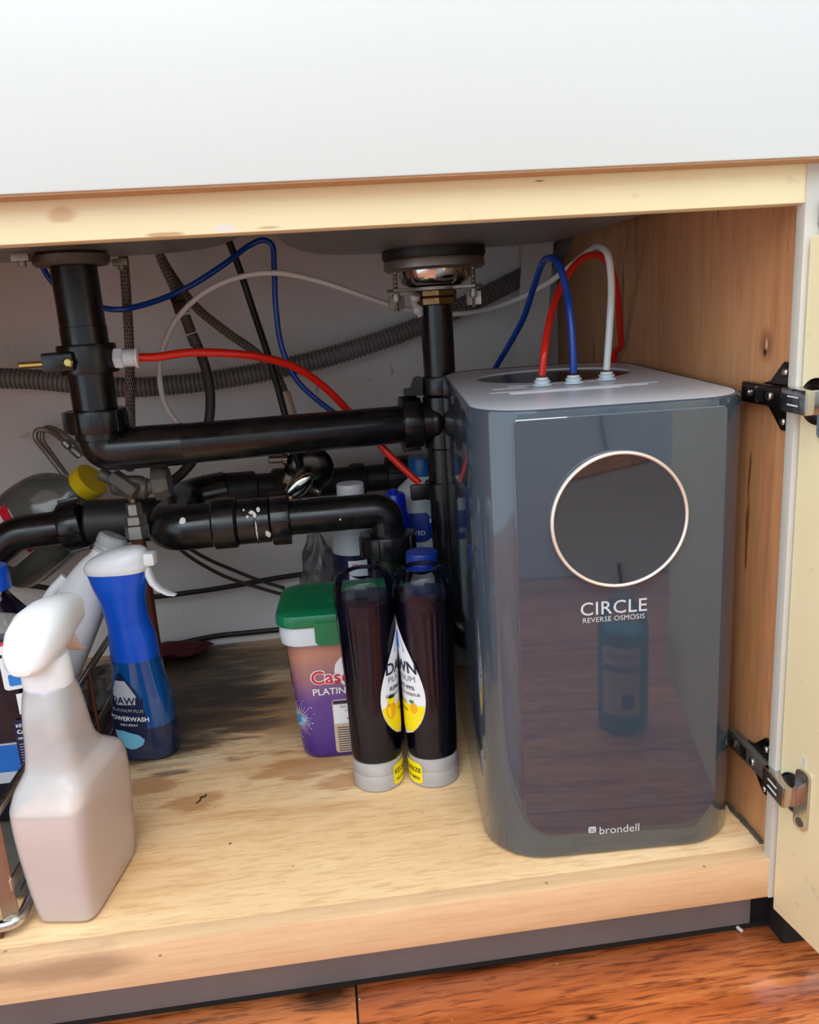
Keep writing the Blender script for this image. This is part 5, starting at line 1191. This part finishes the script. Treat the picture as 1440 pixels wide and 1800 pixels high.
# clear jug lying at the far side with a yellow cap
cn, cb0 = Vector((-0.6660, 0.4750, 0.3067)), Vector((-0.8173, 0.5300, 0.1975))
cb0 = cn - (cn - cb0).normalized() * 0.172
cj = thing('clear_jug', 'hazy clear jug with yellow cap and red and green label, tipped at the side', 'jug', tuple(cb0), rot=(cn - cb0).to_track_quat('Z', 'X').to_euler())
CJ = Loft([(0.0, 0.050, 0.044, 3.0), (0.006, 0.058, 0.050, 3.0), (0.070, 0.060, 0.052, 2.8), (0.105, 0.056, 0.048, 2.6), (0.135, 0.036, 0.033, 2.3), (0.155, 0.021, 0.021, 2.0), (0.165, 0.020, 0.020, 2.0)], 48)
obj('jug', CJ.geo(n=36), 'jug_clear', cj)
obj('soap', CJ.geo(0.003, 0.045, 12, off=-0.0014), 'jug_green', cj)
obj('cap', lathe([(0.0205, 0.160), (0.0235, 0.161), (0.0235, 0.176), (0.0215, 0.178), (0.0, 0.1782)], 36), 'yellow_cap', cj)
cv_ = cj.rotation_euler.to_matrix().inverted() @ (CAMV - cb0); CD = math.degrees(math.atan2(cv_.y, cv_.x)) - 18
obj('label', CJ.patch(round_outline(0.035, 0.055, 0.010), CD, 0.030, 0.0008), 'label_white', cj)
obj('label_band', CJ.patch([(0.034, 0.034, 0.0), (0.034, 0.034, 0.014)], CD, 0.070, 0.0012), 'label_red', cj)
obj('label_mark', CJ.patch([(0.006, 0.006, 0.0), (0.006, 0.006, 0.008)], CD, 0.052, 0.0012), 'label_sky', cj)

# crumpled film in the rack, folded sheet, rag
def crumple(name, label, cat, c, sx, sy, sz, mat, seed, n=14):
    rnd = random.Random(seed); rings = []
    ph = [rnd.uniform(0, 6) for _ in range(6)]
    for i in range(n + 1):
        t = i / n; z = sz * t; k = max(0.04, math.sin(PI * min(1, 0.12 + 0.88 * t)) ** 0.5); ring = []
        for j in range(30):
            a = 2 * PI * j / 30
            q = k * (1 + 0.16 * math.sin(3 * a + ph[0] + 5 * t) + 0.10 * math.sin(6 * a + ph[1] - 9 * t) + 0.06 * math.sin(11 * a + ph[2] + 14 * t))
            ring.append((c[0] + sx * q * math.cos(a), c[1] + sy * q * math.sin(a), c[2] + z))
        rings.append(ring)
    return solo(name, skin(rings), mat, label, cat, angle=25)
crumple('film_bag', 'crumpled grey plastic film lying on the rack tray beside the blue dish spray', 'bag', (-0.690, 0.450, ZR + 0.001), 0.030, 0.045, 0.050, 'bag', 3)
crumple('rag', 'maroon rag pushed against the back panel behind the blue dish spray', 'cloth', ((-0.6186, 0.6117, 0.0000)[0], 0.605, 0.0008), 0.050, 0.020, 0.022, 'maroon', 5)

# ---------------------------------------------------------------- crumbs and chips
def bit(c, r_, label, name='crumb', mat='crumb', n=7, flat=0.6):
    V = []; 
    for k in range(n):
        a = 2 * PI * k / n; q = r_ * random.uniform(0.5, 1.2); V.append((c[0] + q * math.cos(a), c[1] + q * math.sin(a), c[2] + 0.0003))
    W_ = [(x * 0.5 + c[0] * 0.5, y * 0.5 + c[1] * 0.5, c[2] + r_ * flat) for x, y, z in V]
    return solo(name, (V + W_, [tuple(range(n - 1, -1, -1)), tuple(range(n, 2 * n))] + [(i, (i + 1) % n, n + (i + 1) % n, n + i) for i in range(n)]), mat, label, 'debris', angle=0)
def strand(pts, r_, label, mat='crumb', name='crumb'):
    return solo(name, tube(pts, r_, 6, 4), mat, label, 'debris')
strand([(-0.5291, 0.1946, 0.0010), (-0.5255, 0.1993, 0.0015), (-0.5256, 0.2046, 0.0015), (-0.5214, 0.2048, 0.0015), (-0.5209, 0.2097, 0.0010)], 0.0007, 'curled black crumb on the plywood in front of the tub')
bit((-0.4858, 0.1196, 0.0000), 0.0016, 'single dark crumb on bare plywood below the curled one')
bit((-0.5707, 0.1314, -0.0000), 0.0006, 'tiny dark crumb on plywood beside the milky sprayer')
bit((-0.4310, 0.0542, 0.0000), 0.0006, 'tiny dark crumb near the front edge of the plywood')
strand([(0.0002, 0.0532, -0.1125), (-0.0003, 0.0458, -0.1120), (0.0017, 0.0407, -0.1125)], 0.0018, 'white plaster sliver on the wooden floor below the open door', 'splash', 'plaster_chip')
bit((-0.3732, 0.0293, -0.1150), 0.0014, 'pale chip by the joint between two floor planks', 'plaster_chip', 'label_tan')
bit((-0.1848, 0.0363, -0.1150), 0.0010, 'small white chip on the plank below the kick plate', 'plaster_chip', 'splash')

# ---------------------------------------------------------------- across the kitchen, seen in the filter's gloss
oc = thing('opposite_cabinet', 'white base cabinet across the kitchen mirrored in the filter cover', 'cabinet', (0.3, -1.35, FZ), world=True)
obj('carcass', box(-0.15, 1.1, -1.65, -1.07, FZ + 0.002, 0.78, 0.002), 'room_white', oc)
obj('worktop', box(-0.17, 1.12, -1.66, -1.05, 0.781, 0.81, 0.004), 'panel_wood', oc)
obj('power_cord', tube([(0.14, -1.062, 0.60), (0.145, -1.060, 0.40), (0.125, -1.060, 0.25), (0.15, -1.06, 0.12)], 0.0035, 8), 'black', oc)
cv = Vector((0.0398, 0.4508, -0.1150))                 # where the mirrored bottle appears behind the cover
nf = (R(math.radians(-3.0), 'Z') @ Vector((0, -1, 0)))
pf = RI.inverted() @ Vector((0, yf, 0))
cb = cv - 2 * (cv - pf).dot(nf) * nf
mb = thing('cleaner_bottle', 'aqua multi-purpose cleaner bottle on the kitchen floor, mirrored in the filter', 'bottle', (cb.x, cb.y, FZ + 0.0006), math.radians(20))
obj('liquid', lathe([(0.030, 0.001), (0.034, 0.004), (0.034, 0.150), (0.030, 0.151)], 36), 'aqua', mb)
obj('bottle', lathe([(0.031, 0.0), (0.0355, 0.004), (0.0355, 0.155), (0.030, 0.178), (0.016, 0.195), (0.0145, 0.205)], 36), 'pet', mb)
obj('pump', join(lathe([(0.0165, 0.200), (0.0165, 0.216), (0.010, 0.220), (0.008, 0.236)], 24), xf(box(-0.010, 0.026, -0.009, 0.009, 0.234, 0.252, 0.004), T(0, 0, 0))), 'hdpe', mb)
ML = Loft([(0.0, 0.0356, 0.0356, 2), (0.2, 0.0356, 0.0356, 2)], 60)
obj('label', ML.patch([(0.028, 0.028, 0.0), (0.028, 0.028, 0.105)], 90, 0.030, 0.0004), 'label_tan', mb)
for s, z, sz, bd in (('MULTI-PURPOSE', 0.118, 0.0062, 0.01), ('CLEANER', 0.098, 0.0125, 0.03)):
    obj('lettering', ML.text(text_geo(s, sz, bold=bd), 90, z, 0.0010), 'label_navy', mb, angle=0)
obj('leaf_print', join(*[([ML.surf(90, -0.010 + a + 0.004 * k, 0.052 + b, 0.0010) for a, b in [(0.0045 * math.cos(2 * PI * i / 10), 0.012 * math.sin(2 * PI * i / 10)) for i in range(10)]], [tuple(range(10))]) for k in (-1, 0, 1)]), 'label_navy', mb, angle=0)

for o in list(bpy.data.objects):
    if o.get('_w') is not None: del o['_w']
